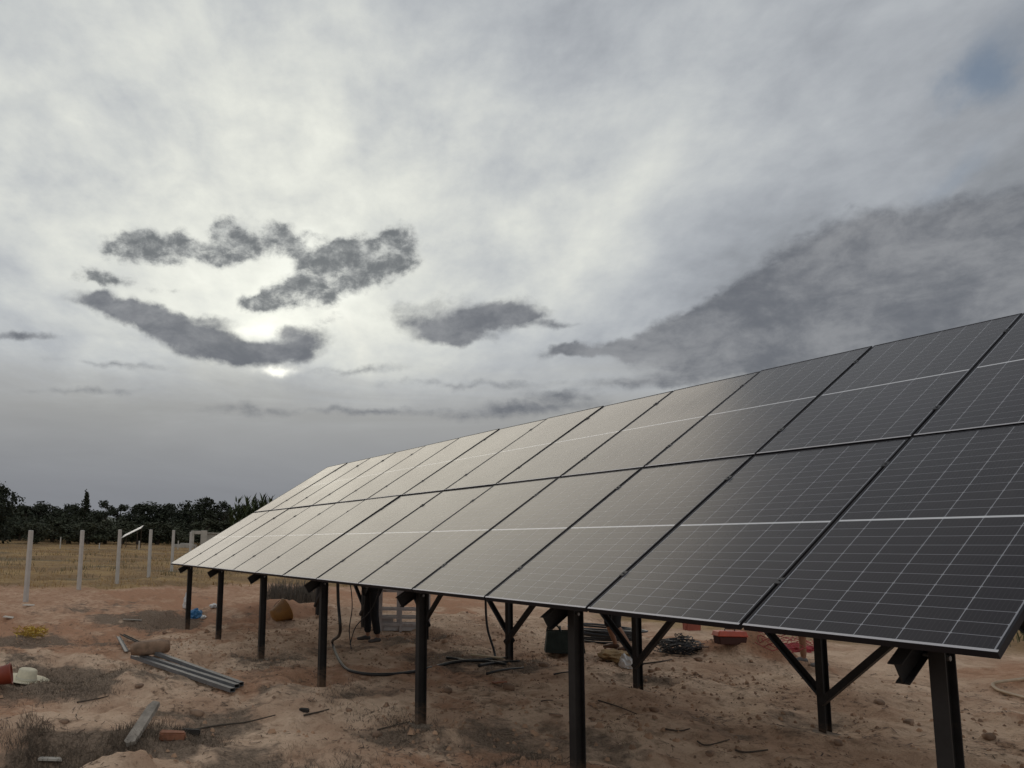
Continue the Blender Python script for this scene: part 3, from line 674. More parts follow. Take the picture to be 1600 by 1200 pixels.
m_ = MB(); m_.box((-1.1, -.5, -.2), (1.1, .5, .34)); m_.box((-.4, -.3, .342), (.5, .3, .46)); o = bevel(m_.build('concrete_slab', palem), .03); o.location = a_; o.rotation_euler = (0, 0, YAW-math.pi/2); tag(o, 'low pale concrete slab lying at the field edge left of the ruined wall', 'slab')
# tilted pale sheet on legs
a_ = at_dist(206, 838, 72); a_.z = tz(a_.x, a_.y)
sh = thing('shelter', 'small shelter with a bright tilted sheet roof in front of the trees', 'shelter', a_, YAW-math.pi/2)
m_ = MB(); Mx = Matrix.Translation((.05, 0, 1.55)) @ Matrix.Rotation(R(-28), 4, 'Y') @ Matrix.Rotation(R(14), 4, 'X')
for k in range(6): m_.box((-1.0, -.84+k*.28, 0), (1.0, -.57+k*.28, .04), Mx)
m_.build('roof_sheet', glassm, sh)
for x, y, h in ((-.7, -.6, 1.05), (-.7, .6, 1.3), (.7, -.6, 1.75), (.7, .6, 2.0)):
    m_ = MB(); m_.tube([(x, y, -.3), (x, y, h)], .04, 6); m_.build('leg', barkm, sh)
for u, v, h, lb in ((95, 841, 1.0, 'thin white marker post at the field edge left of the cypress'), (218, 841, .8, 'short pale marker post at the field edge right of the tilted sheet roof'), (156, 842, .5, 'stubby pale marker post at the field edge right of the cypress'), (279, 840, .8, 'thin grey marker post at the field edge behind the fifth fence post')):
    a_ = at_dist(u, v, 70); a_.z = tz(a_.x, a_.y)
    m_ = MB(); m_.tube([(0, 0, -.2), (0, 0, h), (0, 0, h+.03)], [.06, .055, .03], 6); o = m_.build('marker_post', whitem); o.location = a_; tag(o, lb, 'post')

# ---------------------------------------------------------------- things lying about
def curve_pts(ctrl, n=8):
    P_ = [Vector(p) for p in ctrl]; o = []
    for i in range(len(P_)-1):
        a, b_, c_, d = P_[max(i-1, 0)], P_[i], P_[i+1], P_[min(i+2, len(P_)-1)]
        for k in range(n):
            t = k/n; o.append(0.5*((2*b_)+(c_-a)*t+(2*a-5*b_+4*c_-d)*t*t+(3*b_-a-3*c_+d)*t**3))
    o.append(P_[-1]); return o
blackp = mat('black plastic conduit', (0.014, 0.014, 0.015), 0.5, dirt=(.09, .06, .045), dscale=5, dmin=.6, dmax=.8)
galv = mat('dull galvanised steel', (0.15, 0.15, 0.155), 0.55, 0.3, var=.15, vscale=6, dirt=(.16, .11, .08), dscale=4, dmin=.6, dmax=.75)
# channel rails under a block
e0, e1 = at(232, 1036), at(378, 1086)
dr = (e1-e0); dr.z = 0; dr.normalize(); sd2 = Vector((-dr.y, dr.x, 0))
labels = ['grey steel channel rail lying nearest the array of the three under the block', 'grey steel channel rail in the middle of the three lying under the block', 'grey steel channel rail lying furthest from the array of the three under the block']
for k, off in enumerate((0.11, 0.0, -0.11)):
    q0 = e0 - dr*0.35 + sd2*off + dr*random.uniform(-.1, .1); q1 = e1 + sd2*off - dr*(.22-.09*k)
    q0.z = tz(q0.x, q0.y)+.10; q1.z = tz(q1.x, q1.y)+.02
    mid = max(tz(q0.x+(q1.x-q0.x)*t, q0.y+(q1.y-q0.y)*t) - (q0.z+(q1.z-q0.z)*t) for t in (.2, .35, .5, .65, .8)); lift = max(0, mid)+.005
    q0.z += lift; q1.z += lift
    ax = (q1-q0); L = ax.length; zq = ax.normalized(); xq = zq.cross(Vector((0, 0, 1))).normalized(); yq = xq.cross(zq)
    Mq = Matrix((xq, yq, zq)).transposed().to_4x4(); Mq.translation = q0
    m_ = MB(); m_.prism([(-.036, 0), (.036, 0), (.036, .05), (-.036, .05)], Matrix.Identity(4), 0, L, False)
    m_.prism([(-.032, .004), (.032, .004), (.032, .046), (-.032, .046)], Matrix.Identity(4), 0.001, L-.001, False)
    n_ = len(m_.v); m_.f += [(0, 1, 9, 8), (1, 2, 10, 9), (2, 3, 11, 10), (3, 0, 8, 11), (4, 12, 13, 5), (5, 13, 14, 6), (6, 14, 15, 7), (7, 15, 12, 4)]
    o = m_.build('steel_rail', galv); o.matrix_world = Mq; tag(o, labels[k], 'steel rail', 'steel channel rails on the ground')
def rock(name, sx, sy, sz, m, seed, sub=2, amp=.18):
    bm = bmesh.new(); bmesh.ops.create_icosphere(bm, subdivisions=sub, radius=1)
    rg = np.random.default_rng(seed); ph = rg.uniform(0, 6, 9)
    for v in bm.verts:
        c_ = v.co; s = 1+amp*(math.sin(c_.x*2.3+ph[0])*math.sin(c_.y*2.9+ph[1])+.5*math.sin(c_.z*5+ph[2]+c_.x*4)+.3*math.sin(c_.y*9+ph[3]))
        c_ = c_*s; c_ = Vector([math.copysign(min(abs(t), .78)/.78, t) for t in c_]); v.co = Vector((c_.x*sx, c_.y*sy, c_.z*sz))
    me = bpy.data.meshes.new(name); bm.to_mesh(me); bm.free(); me.materials.append(m)
    me.polygons.foreach_set('use_smooth', [True]*len(me.polygons)); return me
mudm = mat('mud brown stone', (0.24, 0.155, 0.105), 0.95, var=.3, vscale=7, bump=.7, bscale=22)
o = obj('stone_block', rock('stone_block', .30, .12, .105, mudm, 5, 3, .10)); pz = at(234, 1032); o.location = (pz.x, pz.y, pz.z+.19)
o.rotation_euler = (.05, -.10, math.atan2(rgt.y, rgt.x)+.18); tag(o, 'long brown stone block lying across the ends of the steel rails', 'stone')
for (u0_, v0_, u1_, v1_, lb) in ((184, 1003, 197, 1022, 'short grey steel strip standing out of the bank behind the stone block'), (190, 1000, 226, 1013, 'dark thin steel strip leaning on the bank behind the stone block')):
    p0, p1 = at(u0_, v0_), at(u1_, v1_)
    p0.z += .10; p1.z += .04
    d = p1-p0; qm = d.to_track_quat('Z', 'Y').to_matrix().to_4x4(); m_ = MB(); m_.prism([(-.035, 0), (.035, 0), (.035, .025), (.03, .025), (.03, .004), (-.03, .004), (-.03, .025), (-.035, .025)], Matrix.Identity(4), 0, d.length)
    o = m_.build('steel_strip', galv if u0_ == 184 else steel); o.matrix_world = Matrix.Translation(p0) @ qm; tag(o, lb, 'steel strip')

# hat and red pot by the left edge
strawm = mat('cream straw', (0.62, 0.56, 0.42), 0.85, var=.08, vscale=20, bump=.3, bscale=120)
px_ = at(40, 1069)
hat = thing('sun_hat', 'cream sun hat with a flat crown and wide brim lying on the ground', 'hat', (px_.x, px_.y, px_.z+.045), 0.4)
hat.rotation_euler = (R(-6), R(7), .4); hat.scale = (1.12, 1.12, 1.2)
m_ = MB(); m_.lathe([(0.0, .128), (.05, .136), (.092, .130), (.106, .118), (.120, .02), (.124, .004)], 28); m_.build('crown', strawm, hat, True)
m_ = MB(); m_.lathe([(.122, .006), (.16, .004), (.22, .008), (.275, .022), (.277, .018), (.22, .002), (.16, -.003), (.118, -.002)], 28); m_.build('brim', strawm, hat, True)
m_ = MB(); m_.lathe([(.1245, .012), (.1235, .04), (.1225, .04), (.1235, .012)], 28); m_.build('hat_band', mat('pale band', (.52, .48, .38), .8), hat, True)
redm = mat('orange red plastic', (0.24, 0.040, 0.018), 0.45, var=.12, vscale=4, dirt=(.20, .07, .045), dscale=6, dmin=.5, dmax=.75)
pr_ = at(-3, 1072)
pot = thing('bucket', 'orange red plastic bucket tipped on its side beside the cream hat', 'bucket', (pr_.x, pr_.y, pr_.z+.115))
Mp = Matrix.Rotation(math.atan2(rgt.y, rgt.x)+.35, 4, 'Z') @ Matrix.Rotation(R(80), 4, 'Y') @ Matrix.Translation((0, 0, -.14))
m_ = MB(); m_.lathe([(.0, 0), (.095, 0), (.10, .01), (.125, .27), (.135, .272), (.137, .285), (.122, .287), (.12, .27), (.094, .018), (.0, .014)], 26, Mp); m_.build('body', redm, pot, True)
m_ = MB(); m_.tube([Mp @ Vector((.137*math.cos(a), .137*math.sin(a)+0, .275+.0*a)) + (Mp.to_3x3() @ Vector((0, 0, -.09*math.sin(a)))) for a in np.linspace(0, math.pi, 14)], .004, 6); m_.build('handle', galv, pot, True)
# plank, brick, stick in the pit
woodm = mat('grey weathered wood', (0.27, 0.235, 0.20), 0.9, var=.3, vscale=9, bump=.6, bscale=45)
p0, p1 = at(203, 1170), at(243, 1128); p0.z += .03; p1.z += .17
d = (p1-p0); m_ = MB()
qx = d.normalized(); qn = Vector((0.25, -0.35, 1)).normalized(); qn = (qn-qx*qn.dot(qx)).normalized(); qy = qn.cross(qx)
Mq = Matrix((qx, qy, qn)).transposed().to_4x4(); Mq.translation = p0
L = d.length
m_.add([(0, -.055, 0), (L*.96, -.05, 0), (L, .03, 0), (L*.9, .06, 0), (.03, .06, 0), (-.03, .02, 0), (0, -.055, .035), (L*.97, -.048, .035), (L*1.02, .03, .035), (L*.91, .06, .035), (.02, .06, .035), (-.02, .02, .035)],
       [(6,7,8,9,10,11), (5,4,3,2,1,0), (0,1,7,6), (1,2,8,7), (2,3,9,8), (3,4,10,9), (4,5,11,10), (5,0,6,11)])
o = m_.build('plank', woodm); o.matrix_world = Mq; tag(o, 'broken grey plank propped over the edge of the dug pit', 'plank')
brickm = mat('red clay brick', (0.27, 0.115, 0.066), 0.9, var=.25, vscale=9, bump=.5, bscale=40)
def brick(u, v, lx, ly, lz, rz, label, m=brickm, name='brick_piece', cat='brick'):
    p_ = at(u, v); mb_ = MB(); mb_.box((-lx/2, -ly/2, 0), (lx/2, ly/2, lz)); o = mb_.build(name, m); bevel(o, min(lx, ly, lz)*.18, 2)
    for vt in o.data.vertices: vt.co += Vector((random.uniform(-1, 1), random.uniform(-1, 1), random.uniform(-1, 1)))*min(lx, ly, lz)*.06
    o.location = (p_.x, p_.y, p_.z-lz*.3); o.rotation_euler = (random.uniform(-.12, .12), random.uniform(-.12, .12), math.atan2(rgt.y, rgt.x)+rz); return tag(o, label, cat)
brick(269, 1153, .24, .10, .075, .25, 'orange clay brick lying right of the broken grey plank')
charm = mat('charred wood', (0.03, 0.025, 0.022), 0.9, bump=.6, bscale=40)
brick(298, 1146, .18, .07, .05, .15, 'charred black wood stub beside the orange clay brick', charm, 'charred_wood', 'wood')
def stick(pix, r, label, m=barkm, lift=.012, name='stick', cat='stick', group=None):
    pts = [at(u, v, lift) for u, v in pix]; pts = curve_pts(pts, 5); mb_ = MB(); mb_.tube(pts, [r*(1-.5*i/len(pts)) for i in range(len(pts))], 6)
    return tag(mb_.build(name, m, None, True), label, cat, group)
stick([(300, 1143), (340, 1137), (385, 1130), (430, 1120)], .012, 'long thin stick running right from the charred wood stub')
stick([(475, 1120), (500, 1114), (514, 1110)], .012, 'short brown stick on the sand below the fourth front post')
stick([(120, 1100), (150, 1095), (170, 1091)], .010, 'thin dry stick on the sand above the dug pit')
stick([(935, 1096), (965, 1106), (995, 1118)], .009, 'thin dry twig right of the sixth front post')
stick([(1040, 1143), (1062, 1144), (1078, 1142)], .010, 'short dark twig on the sand near the bottom middle')
stick([(1090, 1163), (1105, 1168), (1140, 1160)], .009, 'crooked dark twig on the sand below the dirt heap')
stick([(1150, 1175), (1165, 1180), (1200, 1175)], .011, 'dark bent stick near the bottom right of centre')
stick([(590, 1145), (610, 1138), (640, 1130)], .009, 'thin root strand beside the foot of the fifth front post')
stick([(845, 1098), (855, 1096), (864, 1097)], .008, 'tiny straight twig left of the sixth front post')
stick([(1000, 1040), (1030, 1036), (1050, 1033)], .014, 'reddish stick lying between the wire heap and the rear post')
brick(475, 1112, .11, .06, .05, .1, 'small dark lump of wood on the sand below the fourth front post', charm, 'wood_lump', 'wood')
# yellow bucket on its side
yel = mat('dirty ochre plastic', (0.34, 0.17, 0.045), 0.55, var=.15, vscale=4, dirt=(.22, .12, .06), dscale=5, dmin=.5, dmax=.7)
pb_ = at(438, 969)
bk = thing('tub', 'ochre plastic tub tipped over on the mound between the third and fourth posts', 'tub', (pb_.x, pb_.y, pb_.z+.17))
Mp = Matrix.Rotation(math.atan2(rgt.y, rgt.x)+.5, 4, 'Z') @ Matrix.Rotation(R(65), 4, 'Y') @ Matrix.Translation((0, 0, -.2))
m_ = MB(); m_.lathe([(0, 0), (.14, 0), (.15, .012), (.245, .36), (.265, .362), (.268, .375), (.24, .378), (.235, .36), (.138, .02), (0, .018)], 26, Mp); m_.build('body', yel, bk, True)
m_ = MB(); m_.tube([Mp @ Vector((.25*math.cos(a), .25*math.sin(a), .33-.18*math.sin(a))) for a in np.linspace(0.15, math.pi-.15, 12)], .006, 6); m_.build('handle', galv, bk, True)
# bags and scraps
def bag(name, u, v, sx, sy, sz, m, label, cat, seed, lift=.3):
    p_ = at(u, v); bm = bmesh.new(); bmesh.ops.create_icosphere(bm, subdivisions=3, radius=1); rg = np.random.default_rng(seed); ph = rg.uniform(0, 6, 12)
    for vt in bm.verts:
        c_ = vt.co.copy(); s = 1+.16*math.sin(5*c_.x+ph[0]+3*c_.y)+.12*math.sin(9*c_.y+ph[1]+4*c_.z)+.10*math.sin(13*c_.z+7*c_.x+ph[2])
        vt.co = Vector((c_.x*sx*s, c_.y*sy*s, max(c_.z*s, -.35)*sz))
    me = bpy.data.meshes.new(name); bm.to_mesh(me); bm.free(); me.materials.append(m); o = obj(name, me, None, (p_.x, p_.y, p_.z+sz*lift)); o.rotation_euler = (0, 0, rg.uniform(0, 6)); return tag(o, label, cat)
bluem = mat('blue plastic film', (0.05, 0.20, 0.42), 0.35, var=.2, vscale=10); wpl = mat('white plastic film', (0.62, 0.61, 0.60), 0.4, var=.12, vscale=9); sackm = mat('ochre woven sack', (0.30, 0.19, 0.085), 0.85, var=.25, vscale=10, bump=.4, bscale=90)
bag('plastic_bag', 306, 966, .17, .12, .16, bluem, 'crumpled blue plastic bag at the foot of the first post', 'bag', 1)
bag('plastic_bag', 292, 950, .12, .10, .30, wpl, 'upright white plastic bag behind the first post', 'bag', 2)
bag('paper_scrap', 318, 966, .10, .06, .05, wpl, 'small white scrap right of the blue bag', 'litter', 3)
bag('paper_scrap', 334, 949, .14, .10, .06, wpl, 'white scrap between the first and second posts', 'litter', 4)
bag('sack', 965, 1030, .34, .22, .10, sackm, 'flat ochre sack on the ground by the fifth rear post', 'sack', 5)
bag('plastic_bag', 977, 1043, .10, .08, .13, wpl, 'pale plastic bag against the fifth rear post', 'bag', 6)
bag('plastic_bag', 1330, 1095, .0001, .0001, .0001, wpl, '', '', 7) if False else None
flat = mat('pale board scrap', (0.50, 0.46, 0.41), 0.85, var=.15, vscale=6)
def scrap(u, v, lx, ly, rz, label, m=flat, cat='litter', name='board_scrap', th=.02):
    p_ = at(u, v); mb_ = MB(); w_ = random.uniform(.75, .95)
    mb_.add([(-lx/2, -ly/2, 0), (lx/2, -ly/2*w_, 0), (lx/2*w_, ly/2, 0), (-lx/2*.9, ly/2*w_, 0), (-lx/2, -ly/2, th), (lx/2, -ly/2*w_, th), (lx/2*w_, ly/2, th), (-lx/2*.9, ly/2*w_, th)], [(4,5,6,7),(3,2,1,0),(0,1,5,4),(1,2,6,5),(2,3,7,6),(3,0,4,7)])
    o = mb_.build(name, m); o.location = (p_.x, p_.y, p_.z+.03); o.rotation_euler = (random.uniform(-.15, .15), random.uniform(-.15, .15), math.atan2(rgt.y, rgt.x)+rz); return tag(o, label, cat)
scrap(45, 948, .28, .16, .1, 'flat pale scrap right of the foot of the nearest fence post'); scrap(206, 971, .42, .10, .5, 'long white strip of board on the ground below the second fence post'); scrap(13, 968, .22, .16, .2, 'small pale scrap at the left edge above the yellow straw'); scrap(78, 1197, .20, .06, .2, 'pale chip of board at the bottom edge below the pit')
scrap(760, 1031, .5, .10, .05, 'narrow yellowish slat on the ground left of the fourth rear post', mat('raw timber', (.40, .30, .19), .8))
scrap(868, 1124, .14, .05, .1, 'thin brown chip left of the sixth front post', mudm); scrap(780, 1072, .18, .12, .2, 'flat reddish brick shard below the fourth rear post', brickm); scrap(1272, 1060, .20, .10, -.1, 'flat brown shard in front of the dirt heap', mudm) if False else None
# yellow straw
ym = mat('yellow straw', (0.55, 0.38, 0.08), 0.9, var=.25, vscale=20); m_ = MB(); pc_ = at(48, 993)
for k in range(260):
    a = random.uniform(0, 6.28); r_ = .42*math.sqrt(random.random()); c0 = Vector((r_*math.cos(a)*1.3, r_*math.sin(a)*.7, random.uniform(0, .12))); v1 = Vector((random.uniform(-1, 1), random.uniform(-1, 1), random.uniform(-.1, .6))).normalized()*random.uniform(.06, .14); sdv = v1.orthogonal().normalized()*.008
    m_.add([c0-sdv, c0+sdv, c0+v1+sdv, c0+v1-sdv], [(0, 1, 2, 3)])
o = m_.build('straw_heap', ym); o.location = pc_; tag(o, 'small heap of bright yellow straw near the left edge', 'straw')
# tool bag
tp = at(882, 1020)
tb = thing('tool_bag', 'dark green open tool bag with a loop handle beside the sixth front post', 'bag', tp, math.atan2(rgt.y, rgt.x)-.2)
tbm = mat('dark green canvas', (0.018, 0.026, 0.022), 0.85, var=.3, vscale=8, bump=.3, bscale=80)
m_ = MB(); w0, d0, h0, t0 = .30, .17, .33, .015
for (a, b_) in (((-w0, -d0, 0), (w0, d0, .02)), ((-w0, -d0, .021), (w0, -d0+t0, h0)), ((-w0, d0-t0, .021), (w0, d0, h0)), ((-w0, -d0+t0+.001, .021), (-w0+t0, d0-t0-.001, h0)), ((w0-t0, -d0+t0+.001, .021), (w0, d0-t0-.001, h0))): m_.box(a, b_)
for k, vt in enumerate(m_.v): m_.v[k] = (vt[0]*(1-.12*vt[2]/h0), vt[1]*(1-.2*vt[2]/h0), vt[2]+(.025*math.sin(vt[0]*9) if vt[2] > .2 else 0))
m_.build('body', tbm, tb)
m_ = MB(); m_.tube([(-.17+.10*math.cos(a), -.12, .32+.11*math.sin(a)) for a in np.linspace(0, math.pi, 12)], .014, 6); m_.build('handle', tbm, tb, True)
m_ = MB(); m_.tube([(.08, .02, .1), (.17, .0, .42)], .016, 7); m_.tube([(-.02, .05, .1), (-.06, .05, .40)], .013, 7); m_.build('tool', galv, tb)
# black wire heap
wm = mat('black wire', (0.012, 0.012, 0.016), 0.5); m_ = MB(); pw = at(1060, 1021)
for k in range(46):
    h = random.random()**1.3; rr_ = .34*(1-h)*random.uniform(.55, 1.1)+.04; cx_, cy_ = random.uniform(-.09, .09), random.uniform(-.09, .09); z_ = .02+.26*h; ph_ = random.uniform(0, 6.28); tl = random.uniform(-.5, .5)
    m_.tube([(cx_+rr_*math.cos(ph_+a)*1.15, cy_+rr_*math.sin(ph_+a), max(.01, z_+tl*rr_*math.sin(a*1.3)+.02*math.sin(3*a))) for a in np.linspace(0, random.uniform(3.5, 6.2), 15)], .007, 4, False)
o = m_.build('wire_heap', wm, None, True); o.location = pw; tag(o, 'tangled heap of black wire on the sand behind the fifth rear post', 'wire')
# coil of dark hose round the bending person
hosem = mat('dark grey hose', (0.035, 0.037, 0.042), 0.4, var=.2); m_ = MB(); ph0 = at(945, 1003)
for k in range(9):
    rr_ = .44+.022*k+random.uniform(-.04, .04); z_ = .02+.028*k; ox, oy = random.uniform(-.06, .06), random.uniform(-.06, .06)
    m_.tube([(ox+rr_*1.15*math.cos(a), oy+rr_*.9*math.sin(a), z_+.015*math.sin(2*a+k)) for a in np.linspace(0, 6.4, 32)], .019, 6, False)
o = m_.build('hose_coil', hosem, None, True); o.location = ph0; tag(o, 'wide loose coil of dark hose around the feet of the bending person', 'hose')
# red toolbox and friends
tr = at(1141, 1008); tx = thing('toolbox', 'orange red toolbox with a dark lower half on the sand behind the dirt heap', 'toolbox', tr, math.atan2(rgt.y, rgt.x)); tx.scale = (.82, .82, .82)
m_ = MB(); m_.add([(-.23, -.11, 0), (.23, -.11, 0), (.23, .11, 0), (-.23, .11, 0), (-.25, -.125, .14), (.25, -.125, .14), (.25, .125, .14), (-.25, .125, .14)], [(3,2,1,0),(0,1,5,4),(1,2,6,5),(2,3,7,6),(3,0,4,7),(4,5,6,7)]); bevel(m_.build('base', mat('maroon plastic', (.05, .014, .012), .5), tx), .012)
rdm = mat('orange red lid', (0.50, 0.07, 0.03), 0.4, var=.15, vscale=6)
m_ = MB(); m_.add([(-.27, -.14, .142), (.27, -.14, .142), (.27, .14, .142), (-.27, .14, .142), (-.25, -.11, .235), (.25, -.11, .235), (.25, .11, .235), (-.25, .11, .235)], [(3,2,1,0),(0,1,5,4),(1,2,6,5),(2,3,7,6),(3,0,4,7),(4,5,6,7)]); bevel(m_.build('lid', rdm, tx), .012)
m_ = MB(); m_.tube([(-.09, 0, .235), (-.08, 0, .275), (.08, 0, .275), (.09, 0, .235)], .010, 6); m_.build('handle', framem, tx)
brick(1080, 984, .32, .2, .3, 0, 'red hollow clay block standing at the edge of the green field', mat('dull red clay', (.27, .075, .05), .9, var=.2, vscale=6), 'clay_block', 'brick')
bag('red_cloth', 1242, 1018, .36, .16, .09, mat('red cloth', (.28, .035, .045), .85, var=.25, vscale=9), 'crumpled red cloth on the ground left of the bare legged person', 'cloth', 8)
m_ = MB(); netm = mat('red netting', (0.36, 0.06, 0.06), 0.7)
for k in range(16):
    c0 = at(random.uniform(1205, 1262), random.uniform(1000, 1022)); rr_ = random.uniform(.12, .35); a0 = random.uniform(0, 6.28)
    m_.tube([(c0.x+rr_*math.cos(a0+a), c0.y+rr_*math.sin(a0+a), c0.z+.02+.10*abs(math.sin(a*1.4+k))) for a in np.linspace(0, 3.4, 9)], .006, 4, False)
tag(m_.build('netting', netm, None, True), 'loose strands of red netting around the crumpled red cloth', 'netting', kind='stuff')
# white steel rack
rk_p = at(625, 985); rk = thing('steel_rack', 'white painted steel rack lying on its side behind the fifth posts', 'rack', rk_p, math.atan2(rgt.y, rgt.x)+.12)
rkm = mat('dirty white paint', (0.40, 0.36, 0.35), 0.55, var=.12, vscale=5, dirt=(.24, .16, .13), dscale=4, dmin=.5, dmax=.75)
for x in (-.42, -.02, .42, .56):
    for y in (-.14, .14):
        m_ = MB(); m_.box((x-.025, y-.025, -.02), (x+.025, y+.025, .82)); m_.build('upright', rkm, rk)
for y in (-.14, .14):
    for z in (.10, .24, .40, .76):
        m_ = MB(); m_.box((-.56, y-.018+(.004 if y > 0 else -.004), z), (.56, y+.018+(.004 if y > 0 else -.004), z+.05)); m_.build('rail', rkm, rk)
m_ = MB(); m_.box((-.36, -.112, .0), (.52, .112, .095)); m_.build('shelf', mat('white sheet', (.52, .50, .50), .5, var=.1), rk)
m_ = MB(); m_.box((-.50, -.09, .13), (-.16, .09, .235)); m_.build('drawer', rkm, rk)
# pipes at the fourth rear post, conduits and hoses
stick([(698, 1030), (715, 1032), (728, 1034)], .022, 'short black pipe end left of the fourth rear post', blackp, .02, 'pipe_piece', 'pipe')
stick([(748, 1044), (775, 1040), (812, 1037)], .024, 'thick black pipe lying at the foot of the fourth rear post', blackp, .03, 'pipe_piece', 'pipe')
stick([(760, 1056), (785, 1050), (818, 1047)], .020, 'thin black pipe lying in front of the fourth rear post', blackp, .025, 'pipe_piece', 'pipe')
stick([(742, 1036), (770, 1033), (800, 1031)], .022, 'black pipe lying behind the others at the fourth rear post', blackp, .03, 'pipe_piece', 'pipe')
stick([(865, 1057), (880, 1054), (897, 1052)], .012, 'thin black hose end left of the sixth front post', blackp, .02, 'hose_piece', 'hose')
def cable(pts, r, label, m=blackp, name='cable', cat='cable'):
    mb_ = MB(); mb_.tube(curve_pts(pts, 8), r, 8); return tag(mb_.build(name, m, None, True), label, cat)
pt = Vector((POST_X[3]+.16, YF+.12, 1.30))
cable([pt, pt+Vector((.0, .02, -.35)), pt+Vector((.01, .05, -.75)), at(519, 1020, .16), at(534, 1041, .03), at(556, 1054, .025), at(600, 1057, .025), at(650, 1052, .025), at(700, 1040, .025), at(730, 1035, .025), at(757, 1036, .03), at(790, 1042, .03)], .022, 'thick black conduit drooping from the fourth front post to the pipes on the ground')
pt = Vector((POST_X[3]-.42, YR-.05, 2.1)); pq = at(797, 1037, .03)
cable([pt, Vector((POST_X[3]-.42, YR-.12, 1.2)), Vector((POST_X[3]-.36, YR-.15, .55)), Vector((POST_X[3]-.15, YR-.18, .18)), Vector((POST_X[3]-.02, YR-.25, tz(POST_X[3], YR-.25)+.03))], .018, 'black conduit hanging down beside the fourth rear post')
pt = Vector((POST_X[3]+.14, YF+.25, 1.38))
cable([pt, pt+Vector((.05, .05, -.2)), pt+Vector((.02, .1, -.5)), pt+Vector((-.05, .1, -.8)), pt+Vector((.02, .1, -1.05))], .007, 'thin loose cable hanging close beside the fourth front post')
cable([pt+Vector((.3, .3, .15)), pt+Vector((.42, .3, -.15)), pt+Vector((.3, .25, -.5)), pt+Vector((.05, .15, -.75)), pt+Vector((-.02, .1, -1.0))], .007, 'thin looping cable swinging right of the fourth front post')
beige = mat('beige hose', (0.42, 0.32, 0.22), 0.6, var=.15)
cable([at(1640, 1062, .03), at(1600, 1066, .03), at(1565, 1069, .03), at(1552, 1075, .03), at(1562, 1083, .03), at(1600, 1094, .03), at(1640, 1104, .03)], .02, 'beige garden hose looping on the sand at the right edge', beige, 'garden_hose', 'hose')
# small stones and brick fragments one could pick up
rocks_me = [rock('stone', .06, .045, .035, mudm, 100+k, 2, .25) for k in range(4)]
for k, (u, v, s) in enumerate(((308, 1118, 1.4), (312, 1132, .8), (218, 1075, .9), (100, 1130, .8), (350, 1085, 1.2), (455, 1045, .8), (462, 1042, .9), (600, 1036, .6), (630, 1080, .6), (700, 1082, 1.1), (760, 1075, 1.3), (795, 1077, 1.2), (850, 1042, 1.2), (862, 1045, 1.0), (1018, 1050, .7), (1022, 1112, .8), (962, 1115, .8), (925, 1125, .6), (1090, 1032, 1.1), (1240, 1180, 1.0), (1310, 1165, .7), (1375, 1100, .9), (1530, 1140, 1.3), (1545, 1155, 1.0), (1420, 1130, .8), (545, 1122, .7), (545, 1110, .6), (590, 1150, .8), (650, 1055, .5), (258, 990, .9), (200, 1018, .8), (160, 1075, .7), (1110, 1180, .7), (880, 1155, .7))):
    if k % 3 == 1: continue
    o = obj('stone', rocks_me[k % 4]); p_ = at(u, v); o.location = (p_.x, p_.y, p_.z+.01*s); o.scale = (s, s, s*.9); o.rotation_euler = (random.uniform(-.3, .3), random.uniform(-.3, .3), random.uniform(0, 6)); tag(o, 'small brown stone lying loose on the sandy soil', 'stone', 'loose stones on the sand')

# ---------------------------------------------------------------- ground cover
def scatter_area(n, fn):
    o = []
    while len(o) < n:
        q = fn()
        if q is not None: o.append(q)
    return o
gv = MB(); cg_ = np.random.default_rng(5)
N = 9000; X = cg_.uniform(-2, 15.5, N); Y = cg_.uniform(-4.5, 7, N); keep = fbm(X/1.3, Y/1.3, 123, 3) + cg_.uniform(-.3, .5, N) > 0.15; X, Y = X[keep], Y[keep]; Z = terrain(X, Y)
for x, y, z in zip(X, Y, Z):
    s = cg_.uniform(.006, .02)*(1.0+.8*(cg_.random() > .93)); a = cg_.uniform(0, 6.28); e = s*cg_.uniform(.6, 1.1)
    ca2, sa2 = math.cos(a)*s, math.sin(a)*s
    gv.add([(x+ca2, y+sa2, z-.003), (x-sa2, y+ca2, z-.003), (x-ca2, y-sa2, z-.003), (x+sa2, y-ca2, z-.003), (x+ca2*.3, y+sa2*.3, z+e*.8), (x-ca2*.5, y-sa2*.4, z+e)], [(0, 1, 4), (1, 5, 4), (1, 2, 5), (2, 3, 5), (3, 4, 5), (3, 0, 4)])
tag(gv.build('gravel', mat('clods', (.27, .175, .12), .95, var=.4, vscale=3)), 'small clods and grit scattered over the bare soil', 'gravel', kind='stuff')
cl = MB(); NC = 5200; X = cg_.uniform(1, 15.6, NC); Y = cg_.uniform(-4.3, 8, NC); dm = np.minimum.reduce([np.hypot(X-px, Y-py)/.9 for px in POST_X for py in (YF, YR)] + [np.hypot(X-pm.x, Y-pm.y)/1.1])
keep = (fbm(X/1.0, Y/0.8, 323, 4, .6) + cg_.uniform(-.4, .3, NC) + 0.55*np.exp(-dm*dm)) > 0.22; X, Y = X[keep], Y[keep]; Z = terrain(X, Y)
